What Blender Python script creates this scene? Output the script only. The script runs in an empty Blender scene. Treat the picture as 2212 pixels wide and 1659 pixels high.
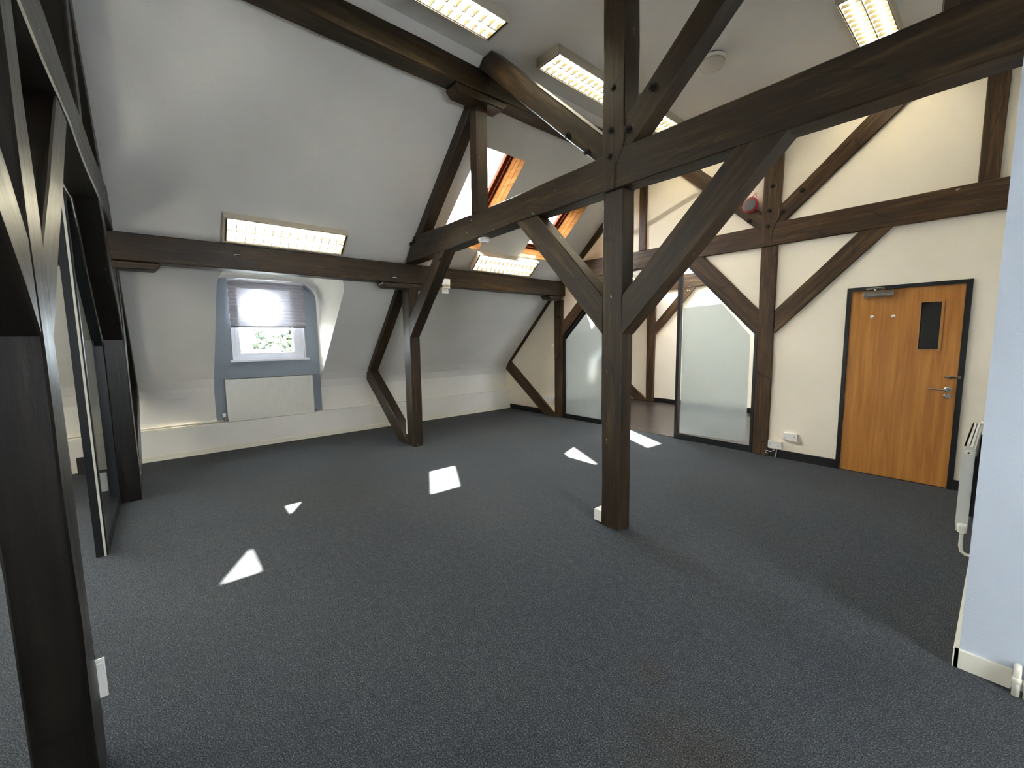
import bpy, bmesh, math, random
from mathutils import Vector, Matrix, noise

random.seed(4)
SC = bpy.context.scene
COL = SC.collection

# ------------------------------------------------------------------ camera
def set_camera():
    yaw, pitch, roll = [math.radians(a) for a in (49.6, 6.143, -0.736)]
    cy, sy, cp, sp = math.cos(yaw), math.sin(yaw), math.cos(pitch), math.sin(pitch)
    fwd = Vector((-sy * cp, cy * cp, -sp))
    right = Vector((cy, sy, 0))
    up = right.cross(fwd)
    r = right * math.cos(roll) + up * math.sin(roll)
    u = -right * math.sin(roll) + up * math.cos(roll)
    cam = bpy.data.cameras.new('camera')
    cam.sensor_width = 36.0
    cam.lens = 909.65 / 2212 * 36.0
    cam.clip_start = 0.05
    cam.clip_end = 500
    o = bpy.data.objects.new('camera', cam)
    m = Matrix((r, u, -fwd)).transposed().to_4x4()
    m.translation = Vector((0, 0, 1.52))
    o.matrix_world = m
    COL.objects.link(o)
    SC.camera = o
set_camera()

# ------------------------------------------------------------------ world, sun, exposure
SUN_DIR = Vector((-0.33, 0.80, 1.0)).normalized()      # towards the sun
def set_world():
    w = bpy.data.worlds.new('sky')
    SC.world = w
    w.use_nodes = True
    nt = w.node_tree
    nt.nodes.clear()
    out = nt.nodes.new('ShaderNodeOutputWorld')
    bg = nt.nodes.new('ShaderNodeBackground')
    tc = nt.nodes.new('ShaderNodeTexCoord')
    dot = nt.nodes.new('ShaderNodeVectorMath'); dot.operation = 'DOT_PRODUCT'
    dot.inputs[1].default_value = Vector((-0.982, 0.175, 0.067)).normalized()
    pw = nt.nodes.new('ShaderNodeMath'); pw.operation = 'POWER'; pw.inputs[1].default_value = 4500
    mx = nt.nodes.new('ShaderNodeMath'); mx.operation = 'MAXIMUM'; mx.inputs[1].default_value = 0
    mul = nt.nodes.new('ShaderNodeMath'); mul.operation = 'MULTIPLY_ADD'
    mul.inputs[1].default_value = 600; mul.inputs[2].default_value = 12.0  # low bright spot added to the sky to make the blind glow
    nt.links.new(tc.outputs['Generated'], dot.inputs[0])
    nt.links.new(dot.outputs['Value'], mx.inputs[0])
    nt.links.new(mx.outputs[0], pw.inputs[0])
    nt.links.new(pw.outputs[0], mul.inputs[0])
    nt.links.new(mul.outputs[0], bg.inputs['Strength'])
    bg.inputs['Color'].default_value = (0.84, 0.91, 1.0, 1)
    nt.links.new(bg.outputs[0], out.inputs[0])
set_world()
sun = bpy.data.lights.new('sun', 'SUN')
sun.energy = 42.0
sun.angle = math.radians(0.6)
sun.color = (1.0, 0.95, 0.86)
so = bpy.data.objects.new('sun', sun)
so.rotation_euler = (-SUN_DIR).to_track_quat('-Z', 'Y').to_euler()
so.location = (0, 0, 12)
COL.objects.link(so)
TUBE_STRENGTH = 16.0
SC.view_settings.view_transform = 'Standard'
SC.view_settings.look = 'None'
SC.view_settings.gamma = 1.0
SC.view_settings.exposure = 2.08
SC.view_settings.use_curve_mapping = False
SC.cycles.max_bounces = 10
SC.cycles.diffuse_bounces = 6
SC.cycles.transparent_max_bounces = 12
SC.cycles.sample_clamp_indirect = 8.0
SC.cycles.caustics_refractive = False
SC.cycles.caustics_reflective = False

# ------------------------------------------------------------------ materials
def lin(c):
    return tuple((v / 12.92 if v <= 0.04045 else ((v + 0.055) / 1.055) ** 2.4) for v in (x / 255 for x in c)) + (1,)

def mat_new(name):
    m = bpy.data.materials.new(name)
    m.use_nodes = True
    nt = m.node_tree
    b = nt.nodes['Principled BSDF']
    return m, nt, b

def plain(name, rgb, rough=0.5, metal=0.0, bump=0.0, bscale=200):
    m, nt, b = mat_new(name)
    b.inputs['Base Color'].default_value = lin(rgb)
    b.inputs['Roughness'].default_value = rough
    b.inputs['Metallic'].default_value = metal
    if bump:
        tc = nt.nodes.new('ShaderNodeTexCoord')
        n = nt.nodes.new('ShaderNodeTexNoise'); n.inputs['Scale'].default_value = bscale
        n.inputs['Detail'].default_value = 3
        bp = nt.nodes.new('ShaderNodeBump'); bp.inputs['Strength'].default_value = bump
        bp.inputs['Distance'].default_value = 0.002
        nt.links.new(tc.outputs['Object'], n.inputs['Vector'])
        nt.links.new(n.outputs['Fac'], bp.inputs['Height'])
        nt.links.new(bp.outputs[0], b.inputs['Normal'])
    return m

def ramp(nt, stops):
    r = nt.nodes.new('ShaderNodeValToRGB')
    el = r.color_ramp.elements
    while len(el) < len(stops):
        el.new(0.5)
    for e, (p, c) in zip(el, stops):
        e.position = p; e.color = c
    return r

def plaster(name, rgb):
    m, nt, b = mat_new(name)
    tc = nt.nodes.new('ShaderNodeTexCoord')
    n1 = nt.nodes.new('ShaderNodeTexNoise'); n1.inputs['Scale'].default_value = 1.3; n1.inputs['Detail'].default_value = 4
    r = ramp(nt, [(0.3, lin([c - 5 for c in rgb])), (0.7, lin([min(255, c + 4) for c in rgb]))])
    n2 = nt.nodes.new('ShaderNodeTexNoise'); n2.inputs['Scale'].default_value = 130; n2.inputs['Detail'].default_value = 4
    bp = nt.nodes.new('ShaderNodeBump'); bp.inputs['Strength'].default_value = 0.45; bp.inputs['Distance'].default_value = 0.003
    nt.links.new(tc.outputs['Object'], n1.inputs['Vector'])
    nt.links.new(tc.outputs['Object'], n2.inputs['Vector'])
    nt.links.new(n1.outputs['Fac'], r.inputs[0])
    nt.links.new(r.outputs[0], b.inputs['Base Color'])
    nt.links.new(n2.outputs['Fac'], bp.inputs['Height'])
    nt.links.new(bp.outputs[0], b.inputs['Normal'])
    b.inputs['Roughness'].default_value = 0.75
    return m

def timber_mat(name, dark, mid, light, rough=0.40):
    m, nt, b = mat_new(name)
    tc = nt.nodes.new('ShaderNodeTexCoord')
    mp = nt.nodes.new('ShaderNodeMapping'); mp.inputs['Scale'].default_value = (1.6, 22, 22)
    mp2 = nt.nodes.new('ShaderNodeMapping'); mp2.inputs['Scale'].default_value = (0.55, 5.5, 5.5)
    oi = nt.nodes.new('ShaderNodeObjectInfo')
    add = nt.nodes.new('ShaderNodeVectorMath'); add.operation = 'ADD'
    sc = nt.nodes.new('ShaderNodeVectorMath'); sc.operation = 'SCALE'; sc.inputs['Scale'].default_value = 17
    cmb = nt.nodes.new('ShaderNodeCombineXYZ')
    for k in range(3):
        nt.links.new(oi.outputs['Random'], cmb.inputs[k])
    nt.links.new(cmb.outputs[0], sc.inputs[0])
    nt.links.new(tc.outputs['Object'], add.inputs[0]); nt.links.new(sc.outputs[0], add.inputs[1])
    nt.links.new(add.outputs[0], mp.inputs['Vector']); nt.links.new(add.outputs[0], mp2.inputs['Vector'])
    g = nt.nodes.new('ShaderNodeTexNoise'); g.inputs['Scale'].default_value = 1.6; g.inputs['Detail'].default_value = 8
    g.inputs['Roughness'].default_value = 0.65
    g2 = nt.nodes.new('ShaderNodeTexNoise'); g2.inputs['Scale'].default_value = 2.2; g2.inputs['Detail'].default_value = 5
    nt.links.new(mp.outputs[0], g.inputs['Vector']); nt.links.new(mp2.outputs[0], g2.inputs['Vector'])
    r1 = ramp(nt, [(0.30, lin(dark)), (0.52, lin(mid)), (0.78, lin(light))])
    mixf = nt.nodes.new('ShaderNodeMath'); mixf.operation = 'MULTIPLY_ADD'
    mixf.inputs[1].default_value = 0.55
    half = nt.nodes.new('ShaderNodeMath'); half.operation = 'MULTIPLY'; half.inputs[1].default_value = 0.47
    nt.links.new(g2.outputs['Fac'], half.inputs[0])
    nt.links.new(g.outputs['Fac'], mixf.inputs[0]); nt.links.new(half.outputs[0], mixf.inputs[2])
    nt.links.new(mixf.outputs[0], r1.inputs[0])
    # drying cracks: thin dark lines along the grain
    v = nt.nodes.new('ShaderNodeTexVoronoi'); v.feature = 'DISTANCE_TO_EDGE'; v.inputs['Scale'].default_value = 1.0
    mp3 = nt.nodes.new('ShaderNodeMapping'); mp3.inputs['Scale'].default_value = (0.9, 9, 9)
    nw = nt.nodes.new('ShaderNodeTexNoise'); nw.inputs['Scale'].default_value = 3
    nt.links.new(add.outputs[0], nw.inputs['Vector'])
    av = nt.nodes.new('ShaderNodeMixRGB'); av.inputs[0].default_value = 0.06
    nt.links.new(add.outputs[0], av.inputs[1]); nt.links.new(nw.outputs['Color'], av.inputs[2])
    nt.links.new(av.outputs[0], mp3.inputs['Vector']); nt.links.new(mp3.outputs[0], v.inputs['Vector'])
    cr = ramp(nt, [(0.0, (0.25, 0.25, 0.25, 1)), (0.022, (1, 1, 1, 1))])
    nt.links.new(v.outputs['Distance'], cr.inputs[0])
    mul = nt.nodes.new('ShaderNodeMixRGB'); mul.blend_type = 'MULTIPLY'; mul.inputs[0].default_value = 0.75
    nt.links.new(r1.outputs[0], mul.inputs[1]); nt.links.new(cr.outputs[0], mul.inputs[2])
    fl = nt.nodes.new('ShaderNodeTexNoise'); fl.inputs['Scale'].default_value = 9; fl.inputs['Detail'].default_value = 3
    mp4 = nt.nodes.new('ShaderNodeMapping'); mp4.inputs['Scale'].default_value = (1.0, 2.6, 2.6)
    nt.links.new(add.outputs[0], mp4.inputs['Vector']); nt.links.new(mp4.outputs[0], fl.inputs['Vector'])
    fr_ = ramp(nt, [(0.735, (0, 0, 0, 1)), (0.755, (1, 1, 1, 1))])
    nt.links.new(fl.outputs['Fac'], fr_.inputs[0])
    fm = nt.nodes.new('ShaderNodeMixRGB'); fm.inputs[2].default_value = lin((150, 144, 132))
    nt.links.new(fr_.outputs[0], fm.inputs[0]); nt.links.new(mul.outputs[0], fm.inputs[1])
    nt.links.new(fm.outputs[0], b.inputs['Base Color'])
    b.inputs['Specular IOR Level'].default_value = 0.35
    rr = nt.nodes.new('ShaderNodeMapRange'); rr.inputs['To Min'].default_value = rough - 0.1; rr.inputs['To Max'].default_value = rough + 0.2
    nt.links.new(g.outputs['Fac'], rr.inputs['Value']); nt.links.new(rr.outputs[0], b.inputs['Roughness'])
    bp = nt.nodes.new('ShaderNodeBump'); bp.inputs['Strength'].default_value = 0.6; bp.inputs['Distance'].default_value = 0.006
    nt.links.new(mixf.outputs[0], bp.inputs['Height'])
    nt.links.new(bp.outputs[0], b.inputs['Normal'])
    return m

def grain_mat(name, a, bb, rough=0.4, axis='Z', sc=(30, 30, 1.6), spec=0.5):
    m, nt, b = mat_new(name)
    b.inputs['Specular IOR Level'].default_value = spec
    tc = nt.nodes.new('ShaderNodeTexCoord')
    mp = nt.nodes.new('ShaderNodeMapping'); mp.inputs['Scale'].default_value = sc
    n = nt.nodes.new('ShaderNodeTexNoise'); n.inputs['Scale'].default_value = 1.0; n.inputs['Detail'].default_value = 6
    n.inputs['Distortion'].default_value = 0.6
    r = ramp(nt, [(0.33, lin(a)), (0.68, lin(bb))])
    nt.links.new(tc.outputs['Object'], mp.inputs['Vector']); nt.links.new(mp.outputs[0], n.inputs['Vector'])
    nt.links.new(n.outputs['Fac'], r.inputs[0]); nt.links.new(r.outputs[0], b.inputs['Base Color'])
    b.inputs['Roughness'].default_value = rough
    return m

def carpet_mat():
    m, nt, b = mat_new('carpet_tiles')
    tc = nt.nodes.new('ShaderNodeTexCoord')
    def nz(s, d=3, rg=0.6):
        n = nt.nodes.new('ShaderNodeTexNoise'); n.inputs['Scale'].default_value = s; n.inputs['Detail'].default_value = d
        n.inputs['Roughness'].default_value = rg
        nt.links.new(tc.outputs['Object'], n.inputs['Vector'])
        return n
    fine = nz(170, 4, 0.75)
    med = nz(22, 4)
    big = nz(0.8, 4)
    r = ramp(nt, [(0.34, lin((22, 24, 26))), (0.52, lin((60, 63, 66))), (0.70, lin((126, 129, 132)))])
    nt.links.new(fine.outputs['Fac'], r.inputs[0])
    r2 = ramp(nt, [(0.3, (0.80, 0.80, 0.82, 1)), (0.7, (1.12, 1.12, 1.1, 1))])
    nt.links.new(med.outputs['Fac'], r2.inputs[0])
    mu = nt.nodes.new('ShaderNodeMixRGB'); mu.blend_type = 'MULTIPLY'; mu.inputs[0].default_value = 1
    nt.links.new(r.outputs[0], mu.inputs[1]); nt.links.new(r2.outputs[0], mu.inputs[2])
    r3 = ramp(nt, [(0.3, (0.86, 0.88, 0.92, 1)), (0.7, (1.08, 1.06, 1.02, 1))])
    nt.links.new(big.outputs['Fac'], r3.inputs[0])
    mu2 = nt.nodes.new('ShaderNodeMixRGB'); mu2.blend_type = 'MULTIPLY'; mu2.inputs[0].default_value = 1
    nt.links.new(mu.outputs[0], mu2.inputs[1]); nt.links.new(r3.outputs[0], mu2.inputs[2])
    # faint square tile joints
    br = nt.nodes.new('ShaderNodeTexBrick'); br.offset = 0.0
    br.inputs['Scale'].default_value = 1.0; br.inputs['Brick Width'].default_value = 0.5; br.inputs['Row Height'].default_value = 0.5
    br.inputs['Mortar Size'].default_value = 0.0022; br.inputs['Mortar Smooth'].default_value = 0.4
    br.inputs['Color1'].default_value = (1, 1, 1, 1); br.inputs['Color2'].default_value = (0.95, 0.95, 0.95, 1)
    br.inputs['Mortar'].default_value = (0.72, 0.72, 0.72, 1)
    nt.links.new(tc.outputs['Object'], br.inputs['Vector'])
    mu3 = nt.nodes.new('ShaderNodeMixRGB'); mu3.blend_type = 'MULTIPLY'; mu3.inputs[0].default_value = 0.6
    nt.links.new(mu2.outputs[0], mu3.inputs[1]); nt.links.new(br.outputs['Color'], mu3.inputs[2])
    # worn brownish stain near the middle of the floor
    prev = mu3
    for (cx, cy, rad, col, f) in [(-0.62, 1.35, 0.34, (0.95, 0.78, 0.60, 1), 0.75), (-0.95, 1.62, 0.16, (1.05, 0.8, 0.66, 1), 0.5),
                                  (-1.0, 0.75, 0.5, (0.80, 0.82, 0.88, 1), 0.8), (-0.3, 2.3, 0.5, (0.82, 0.84, 0.88, 1), 0.8),
                                  (-0.45, 0.85, 0.12, (0.72, 0.68, 0.66, 1), 0.8)]:
        sub = nt.nodes.new('ShaderNodeVectorMath'); sub.operation = 'DISTANCE'; sub.inputs[1].default_value = (cx, cy, 0)
        nt.links.new(tc.outputs['Object'], sub.inputs[0])
        ma = nt.nodes.new('ShaderNodeMath'); ma.operation = 'MULTIPLY_ADD'; ma.inputs[1].default_value = rad * 1.4
        nn = nz(3.1, 3)
        nt.links.new(nn.outputs['Fac'], ma.inputs[0]); ma.inputs[2].default_value = -rad * 0.7
        ad = nt.nodes.new('ShaderNodeMath'); ad.operation = 'ADD'
        nt.links.new(sub.outputs['Value'], ad.inputs[0]); nt.links.new(ma.outputs[0], ad.inputs[1])
        mr = nt.nodes.new('ShaderNodeMapRange'); mr.inputs['From Min'].default_value = rad; mr.inputs['From Max'].default_value = 0
        mr.inputs['To Max'].default_value = f; mr.interpolation_type = 'SMOOTHSTEP'
        nt.links.new(ad.outputs[0], mr.inputs['Value'])
        mm = nt.nodes.new('ShaderNodeMixRGB'); mm.blend_type = 'MULTIPLY'; mm.inputs[2].default_value = col
        nt.links.new(mr.outputs[0], mm.inputs[0]); nt.links.new(prev.outputs[0], mm.inputs[1])
        prev = mm
    nt.links.new(prev.outputs[0], b.inputs['Base Color'])
    b.inputs['Roughness'].default_value = 1.0
    b.inputs['Specular IOR Level'].default_value = 0.1
    b.inputs['Sheen Weight'].default_value = 0.06
    bp = nt.nodes.new('ShaderNodeBump'); bp.inputs['Strength'].default_value = 0.7; bp.inputs['Distance'].default_value = 0.004
    nt.links.new(fine.outputs['Fac'], bp.inputs['Height']); nt.links.new(bp.outputs[0], b.inputs['Normal'])
    return m

def wood_floor_mat():
    m, nt, b = mat_new('dark_floorboards')
    tc = nt.nodes.new('ShaderNodeTexCoord')
    br = nt.nodes.new('ShaderNodeTexBrick')
    br.inputs['Scale'].default_value = 1.0; br.inputs['Brick Width'].default_value = 1.4; br.inputs['Row Height'].default_value = 0.14
    br.inputs['Mortar Size'].default_value = 0.003
    br.inputs['Color1'].default_value = lin((40, 32, 30)); br.inputs['Color2'].default_value = lin((56, 46, 42))
    br.inputs['Mortar'].default_value = lin((22, 18, 17))
    nt.links.new(tc.outputs['Object'], br.inputs['Vector'])
    nt.links.new(br.outputs['Color'], b.inputs['Base Color'])
    b.inputs['Roughness'].default_value = 0.32
    return m

def glass_mat(name, tint=(0.96, 0.98, 0.98), gloss=0.08):
    m, nt, b = mat_new(name)
    nt.nodes.remove(b)
    out = nt.nodes['Material Output']
    t = nt.nodes.new('ShaderNodeBsdfTransparent'); t.inputs[0].default_value = (*tint, 1)
    g = nt.nodes.new('ShaderNodeBsdfGlossy'); g.inputs['Roughness'].default_value = 0.02
    lw = nt.nodes.new('ShaderNodeLayerWeight'); lw.inputs['Blend'].default_value = 0.5
    p5 = nt.nodes.new('ShaderNodeMath'); p5.operation = 'POWER'; p5.inputs[1].default_value = 4.0
    fr = nt.nodes.new('ShaderNodeMath'); fr.operation = 'MULTIPLY_ADD'; fr.inputs[1].default_value = 0.6; fr.inputs[2].default_value = 0.025
    nt.links.new(lw.outputs['Facing'], p5.inputs[0]); nt.links.new(p5.outputs[0], fr.inputs[0])
    mx = nt.nodes.new('ShaderNodeMixShader')
    nt.links.new(fr.outputs[0], mx.inputs[0]); nt.links.new(t.outputs[0], mx.inputs[1]); nt.links.new(g.outputs[0], mx.inputs[2])
    nt.links.new(mx.outputs[0], out.inputs[0])
    return m

def frost_mat():
    m, nt, b = mat_new('frosted_film')
    nt.nodes.remove(b)
    out = nt.nodes['Material Output']
    rf = nt.nodes.new('ShaderNodeBsdfRefraction'); rf.inputs['IOR'].default_value = 1.25; rf.inputs['Roughness'].default_value = 0.22
    rf.inputs['Color'].default_value = (0.93, 0.97, 0.96, 1)
    tr = nt.nodes.new('ShaderNodeBsdfTranslucent'); tr.inputs[0].default_value = (0.85, 0.9, 0.9, 1)
    df = nt.nodes.new('ShaderNodeBsdfDiffuse'); df.inputs[0].default_value = (0.8, 0.84, 0.84, 1)
    gl = nt.nodes.new('ShaderNodeBsdfGlossy'); gl.inputs['Roughness'].default_value = 0.12
    m1 = nt.nodes.new('ShaderNodeMixShader'); m1.inputs[0].default_value = 0.5
    m2 = nt.nodes.new('ShaderNodeMixShader'); m2.inputs[0].default_value = 0.42
    m3 = nt.nodes.new('ShaderNodeMixShader'); m3.inputs[0].default_value = 0.06
    nt.links.new(tr.outputs[0], m1.inputs[1]); nt.links.new(df.outputs[0], m1.inputs[2])
    nt.links.new(rf.outputs[0], m2.inputs[1]); nt.links.new(m1.outputs[0], m2.inputs[2])
    nt.links.new(m2.outputs[0], m3.inputs[1]); nt.links.new(gl.outputs[0], m3.inputs[2])
    nt.links.new(m3.outputs[0], out.inputs[0])
    return m

def blind_mat():
    m, nt, b = mat_new('pleated_fabric')
    nt.nodes.remove(b)
    out = nt.nodes['Material Output']
    tr = nt.nodes.new('ShaderNodeBsdfTranslucent'); tr.inputs[0].default_value = (0.022, 0.022, 0.026, 1)
    df = nt.nodes.new('ShaderNodeBsdfDiffuse'); df.inputs[0].default_value = (0.80, 0.77, 0.82, 1)
    tp = nt.nodes.new('ShaderNodeBsdfTransparent')
    m1 = nt.nodes.new('ShaderNodeMixShader'); m1.inputs[0].default_value = 0.55
    m2 = nt.nodes.new('ShaderNodeMixShader'); m2.inputs[0].default_value = 0.006
    nt.links.new(tr.outputs[0], m1.inputs[1]); nt.links.new(df.outputs[0], m1.inputs[2])
    nt.links.new(m1.outputs[0], m2.inputs[1]); nt.links.new(tp.outputs[0], m2.inputs[2])
    nt.links.new(m2.outputs[0], out.inputs[0])
    return m

def emit(name, col, s):
    m, nt, b = mat_new(name)
    nt.nodes.remove(b)
    e = nt.nodes.new('ShaderNodeEmission'); e.inputs[0].default_value = (*col, 1); e.inputs[1].default_value = s
    nt.links.new(e.outputs[0], nt.nodes['Material Output'].inputs[0])
    return m

def leaf_mat():
    m, nt, b = mat_new('leaves')
    tc = nt.nodes.new('ShaderNodeTexCoord')
    n = nt.nodes.new('ShaderNodeTexNoise'); n.inputs['Scale'].default_value = 1.6; n.inputs['Detail'].default_value = 5
    r = ramp(nt, [(0.35, lin((14, 28, 18))), (0.6, lin((38, 50, 22)))])
    nt.links.new(tc.outputs['Object'], n.inputs['Vector']); nt.links.new(n.outputs['Fac'], r.inputs[0])
    nt.links.new(r.outputs[0], b.inputs['Base Color']); b.inputs['Roughness'].default_value = 0.8
    return m

def brick_mat():
    m, nt, b = mat_new('red_brick')
    tc = nt.nodes.new('ShaderNodeTexCoord')
    br = nt.nodes.new('ShaderNodeTexBrick'); br.inputs['Scale'].default_value = 3
    br.inputs['Color1'].default_value = lin((78, 44, 36)); br.inputs['Color2'].default_value = lin((68, 38, 32))
    br.inputs['Mortar'].default_value = lin((90, 84, 80))
    nt.links.new(tc.outputs['Object'], br.inputs['Vector']); nt.links.new(br.outputs[0], b.inputs['Base Color'])
    return m

M = {
    'wall': plaster('white_plaster', (225, 222, 215)),
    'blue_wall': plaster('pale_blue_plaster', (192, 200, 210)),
    'cream_wall': plaster('cream_white_plaster', (245, 234, 214)),
    'grey': plaster('grey_paint', (138, 147, 156)),
    'carpet': carpet_mat(),
    'boards': wood_floor_mat(),
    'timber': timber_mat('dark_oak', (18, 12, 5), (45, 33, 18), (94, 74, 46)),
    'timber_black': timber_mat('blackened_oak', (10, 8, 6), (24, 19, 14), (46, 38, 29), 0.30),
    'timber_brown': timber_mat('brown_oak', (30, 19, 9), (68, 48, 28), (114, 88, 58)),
    'iron': plain('dark_iron', (40, 36, 32), 0.5, 0.6),
    'black': plain('black_gloss_paint', (14, 16, 18), 0.35),
    'cream': plain('cream_gloss_paint', (226, 222, 205), 0.35, 0, 0.2, 60),
    'rad': plain('radiator_enamel', (214, 212, 204), 0.35),
    'white': plain('white_plastic', (232, 230, 224), 0.35),
    'upvc': plain('white_window_plastic', (226, 226, 232), 0.3),
    'chrome': plain('brushed_steel', (190, 186, 178), 0.25, 1.0),
    'steel': plain('tarnished_steel', (120, 114, 104), 0.35, 0.9),
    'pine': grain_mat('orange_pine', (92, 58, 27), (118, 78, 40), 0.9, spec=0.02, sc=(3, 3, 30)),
    'redpine': grain_mat('red_pine', (74, 36, 22), (92, 48, 30), 0.8, spec=0.05),
    'oakveneer': grain_mat('oak_veneer', (172, 108, 44), (202, 138, 64), 0.38, sc=(22, 22, 1.3)),
    'oaktrim': grain_mat('oak_trim', (162, 110, 56), (190, 134, 72), 0.4),
    'glass': glass_mat('clear_glass'),
    'frost': frost_mat(),
    'blind': blind_mat(),
    'darkglass': plain('dark_wired_glass', (16, 14, 13), 0.08),
    'red': plain('red_plastic', (176, 28, 44), 0.35),
    'greyp': plain('grey_grille', (96, 92, 92), 0.5),
    'tube': emit('fluorescent_tube', (1.0, 0.93, 0.72), TUBE_STRENGTH),
    'louvre': plain('louvre_metal', (70, 62, 40), 0.4),
    'reflector': plain('lamp_reflector', (190, 184, 160), 0.4),
    'housing': plain('lamp_housing', (196, 186, 168), 0.5),
    'opal': plain('opal_plastic', (205, 198, 184), 0.25),
    'leaf': leaf_mat(),
    'brick': brick_mat(),
    'render': plain('pale_render', (225, 222, 215), 0.8),
    'slate': plain('slate_roof', (50, 50, 54), 0.7),
    'bluegrey': plain('blue_lead', (26, 34, 52), 0.6),
    'bark': plain('bark', (80, 66, 50), 0.9),
    'ground': plain('tarmac', (120, 120, 118), 0.9),
    'gap_shade': plain('dark_gaps_and_shade', (30, 28, 28), 0.7),  # near-black for joints and pin holes, and for painted-in shade
}

# ------------------------------------------------------------------ helpers
def link(o, parent=None):
    COL.objects.link(o)
    if parent is not None:
        o.parent = parent
    return o

def tag(o, label=None, cat=None, group=None, kind=None):
    if label: o['label'] = label
    if cat: o['category'] = cat
    if group: o['group'] = group
    if kind: o['kind'] = kind
    return o

def empty(name, loc=(0, 0, 0), rz=0.0):
    o = bpy.data.objects.new(name, None)
    o.empty_display_size = 0.1
    o.location = loc
    o.rotation_euler = (0, 0, rz)
    return link(o)

def finish(name, bm, mat, parent=None, bevel=0.0, smooth=False, matrix=None, segs=1):
    if bevel:
        es = [e for e in bm.edges if len(e.link_faces) == 2 and e.calc_face_angle(0) > 0.5]
        if es:
            bmesh.ops.bevel(bm, geom=es, offset=bevel, segments=segs, affect='EDGES', clamp_overlap=True)
    bmesh.ops.recalc_face_normals(bm, faces=bm.faces)
    me = bpy.data.meshes.new(name)
    bm.to_mesh(me); bm.free()
    me.materials.append(M[mat] if isinstance(mat, str) else mat)
    if smooth:
        for p in me.polygons: p.use_smooth = True
    o = bpy.data.objects.new(name, me)
    if matrix is not None:
        o.matrix_local = matrix
    return link(o, parent)

def add_box(bm, x0, x1, y0, y1, z0, z1, mtx=None):
    vs = [bm.verts.new((x, y, z)) for x in (x0, x1) for y in (y0, y1) for z in (z0, z1)]
    if mtx is not None:
        for v in vs: v.co = mtx @ v.co
    for q in ((0, 1, 3, 2), (4, 6, 7, 5), (0, 4, 5, 1), (2, 3, 7, 6), (0, 2, 6, 4), (1, 5, 7, 3)):
        bm.faces.new([vs[i] for i in q])
    return vs

def box(name, x0, x1, y0, y1, z0, z1, mat, parent=None, bevel=0.0, smooth=False, segs=1):
    bm = bmesh.new(); add_box(bm, x0, x1, y0, y1, z0, z1)
    return finish(name, bm, mat, parent, bevel, smooth, segs=segs)

def add_cyl(bm, p0, p1, r0, r1=None, n=14, cap=True):
    if r1 is None: r1 = r0
    p0, p1 = Vector(p0), Vector(p1)
    d = (p1 - p0).normalized()
    a = d.orthogonal().normalized(); b = d.cross(a)
    A = [bm.verts.new(p0 + (a * math.cos(t) + b * math.sin(t)) * r0) for t in [2 * math.pi * k / n for k in range(n)]]
    B = [bm.verts.new(p1 + (a * math.cos(t) + b * math.sin(t)) * r1) for t in [2 * math.pi * k / n for k in range(n)]]
    for k in range(n):
        bm.faces.new((A[k], A[(k + 1) % n], B[(k + 1) % n], B[k]))
    if cap:
        bm.faces.new(A[::-1]); bm.faces.new(B)

def add_tube(bm, pts, r, n=10):
    pts = [Vector(p) for p in pts]
    rings = []
    prev = None
    for i, p in enumerate(pts):
        d = (pts[min(i + 1, len(pts) - 1)] - pts[max(i - 1, 0)]).normalized()
        a = d.orthogonal().normalized() if prev is None else (prev - d * prev.dot(d)).normalized()
        prev = a
        b = d.cross(a)
        rings.append([bm.verts.new(p + (a * math.cos(2 * math.pi * k / n) + b * math.sin(2 * math.pi * k / n)) * r) for k in range(n)])
    for A, B in zip(rings, rings[1:]):
        for k in range(n):
            bm.faces.new((A[k], A[(k + 1) % n], B[(k + 1) % n], B[k]))
    bm.faces.new(rings[0][::-1]); bm.faces.new(rings[-1])

def add_lathe(bm, c, axis, prof, n=24):
    """prof: (distance along axis, radius)"""
    c = Vector(c); d = Vector(axis).normalized()
    a = d.orthogonal().normalized(); b = d.cross(a)
    rings = []
    for h, r in prof:
        rings.append([bm.verts.new(c + d * h + (a * math.cos(2 * math.pi * k / n) + b * math.sin(2 * math.pi * k / n)) * max(r, 1e-4)) for k in range(n)])
    for A, B in zip(rings, rings[1:]):
        for k in range(n):
            bm.faces.new((A[k], A[(k + 1) % n], B[(k + 1) % n], B[k]))
    bm.faces.new(rings[0][::-1]); bm.faces.new(rings[-1])

def add_prism(bm, poly, y0, y1):
    """poly: (x, z) outline extruded along y"""
    A = [bm.verts.new((x, y0, z)) for x, z in poly]
    B = [bm.verts.new((x, y1, z)) for x, z in poly]
    n = len(poly)
    bm.faces.new(A); bm.faces.new(B[::-1])
    for k in range(n):
        bm.faces.new((A[k], B[k], B[(k + 1) % n], A[(k + 1) % n]))

def add_prism_x(bm, poly, x0, x1):
    A = [bm.verts.new((x0, y, z)) for y, z in poly]
    B = [bm.verts.new((x1, y, z)) for y, z in poly]
    n = len(poly)
    bm.faces.new(A); bm.faces.new(B[::-1])
    for k in range(n):
        bm.faces.new((A[k], B[k], B[(k + 1) % n], A[(k + 1) % n]))

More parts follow.
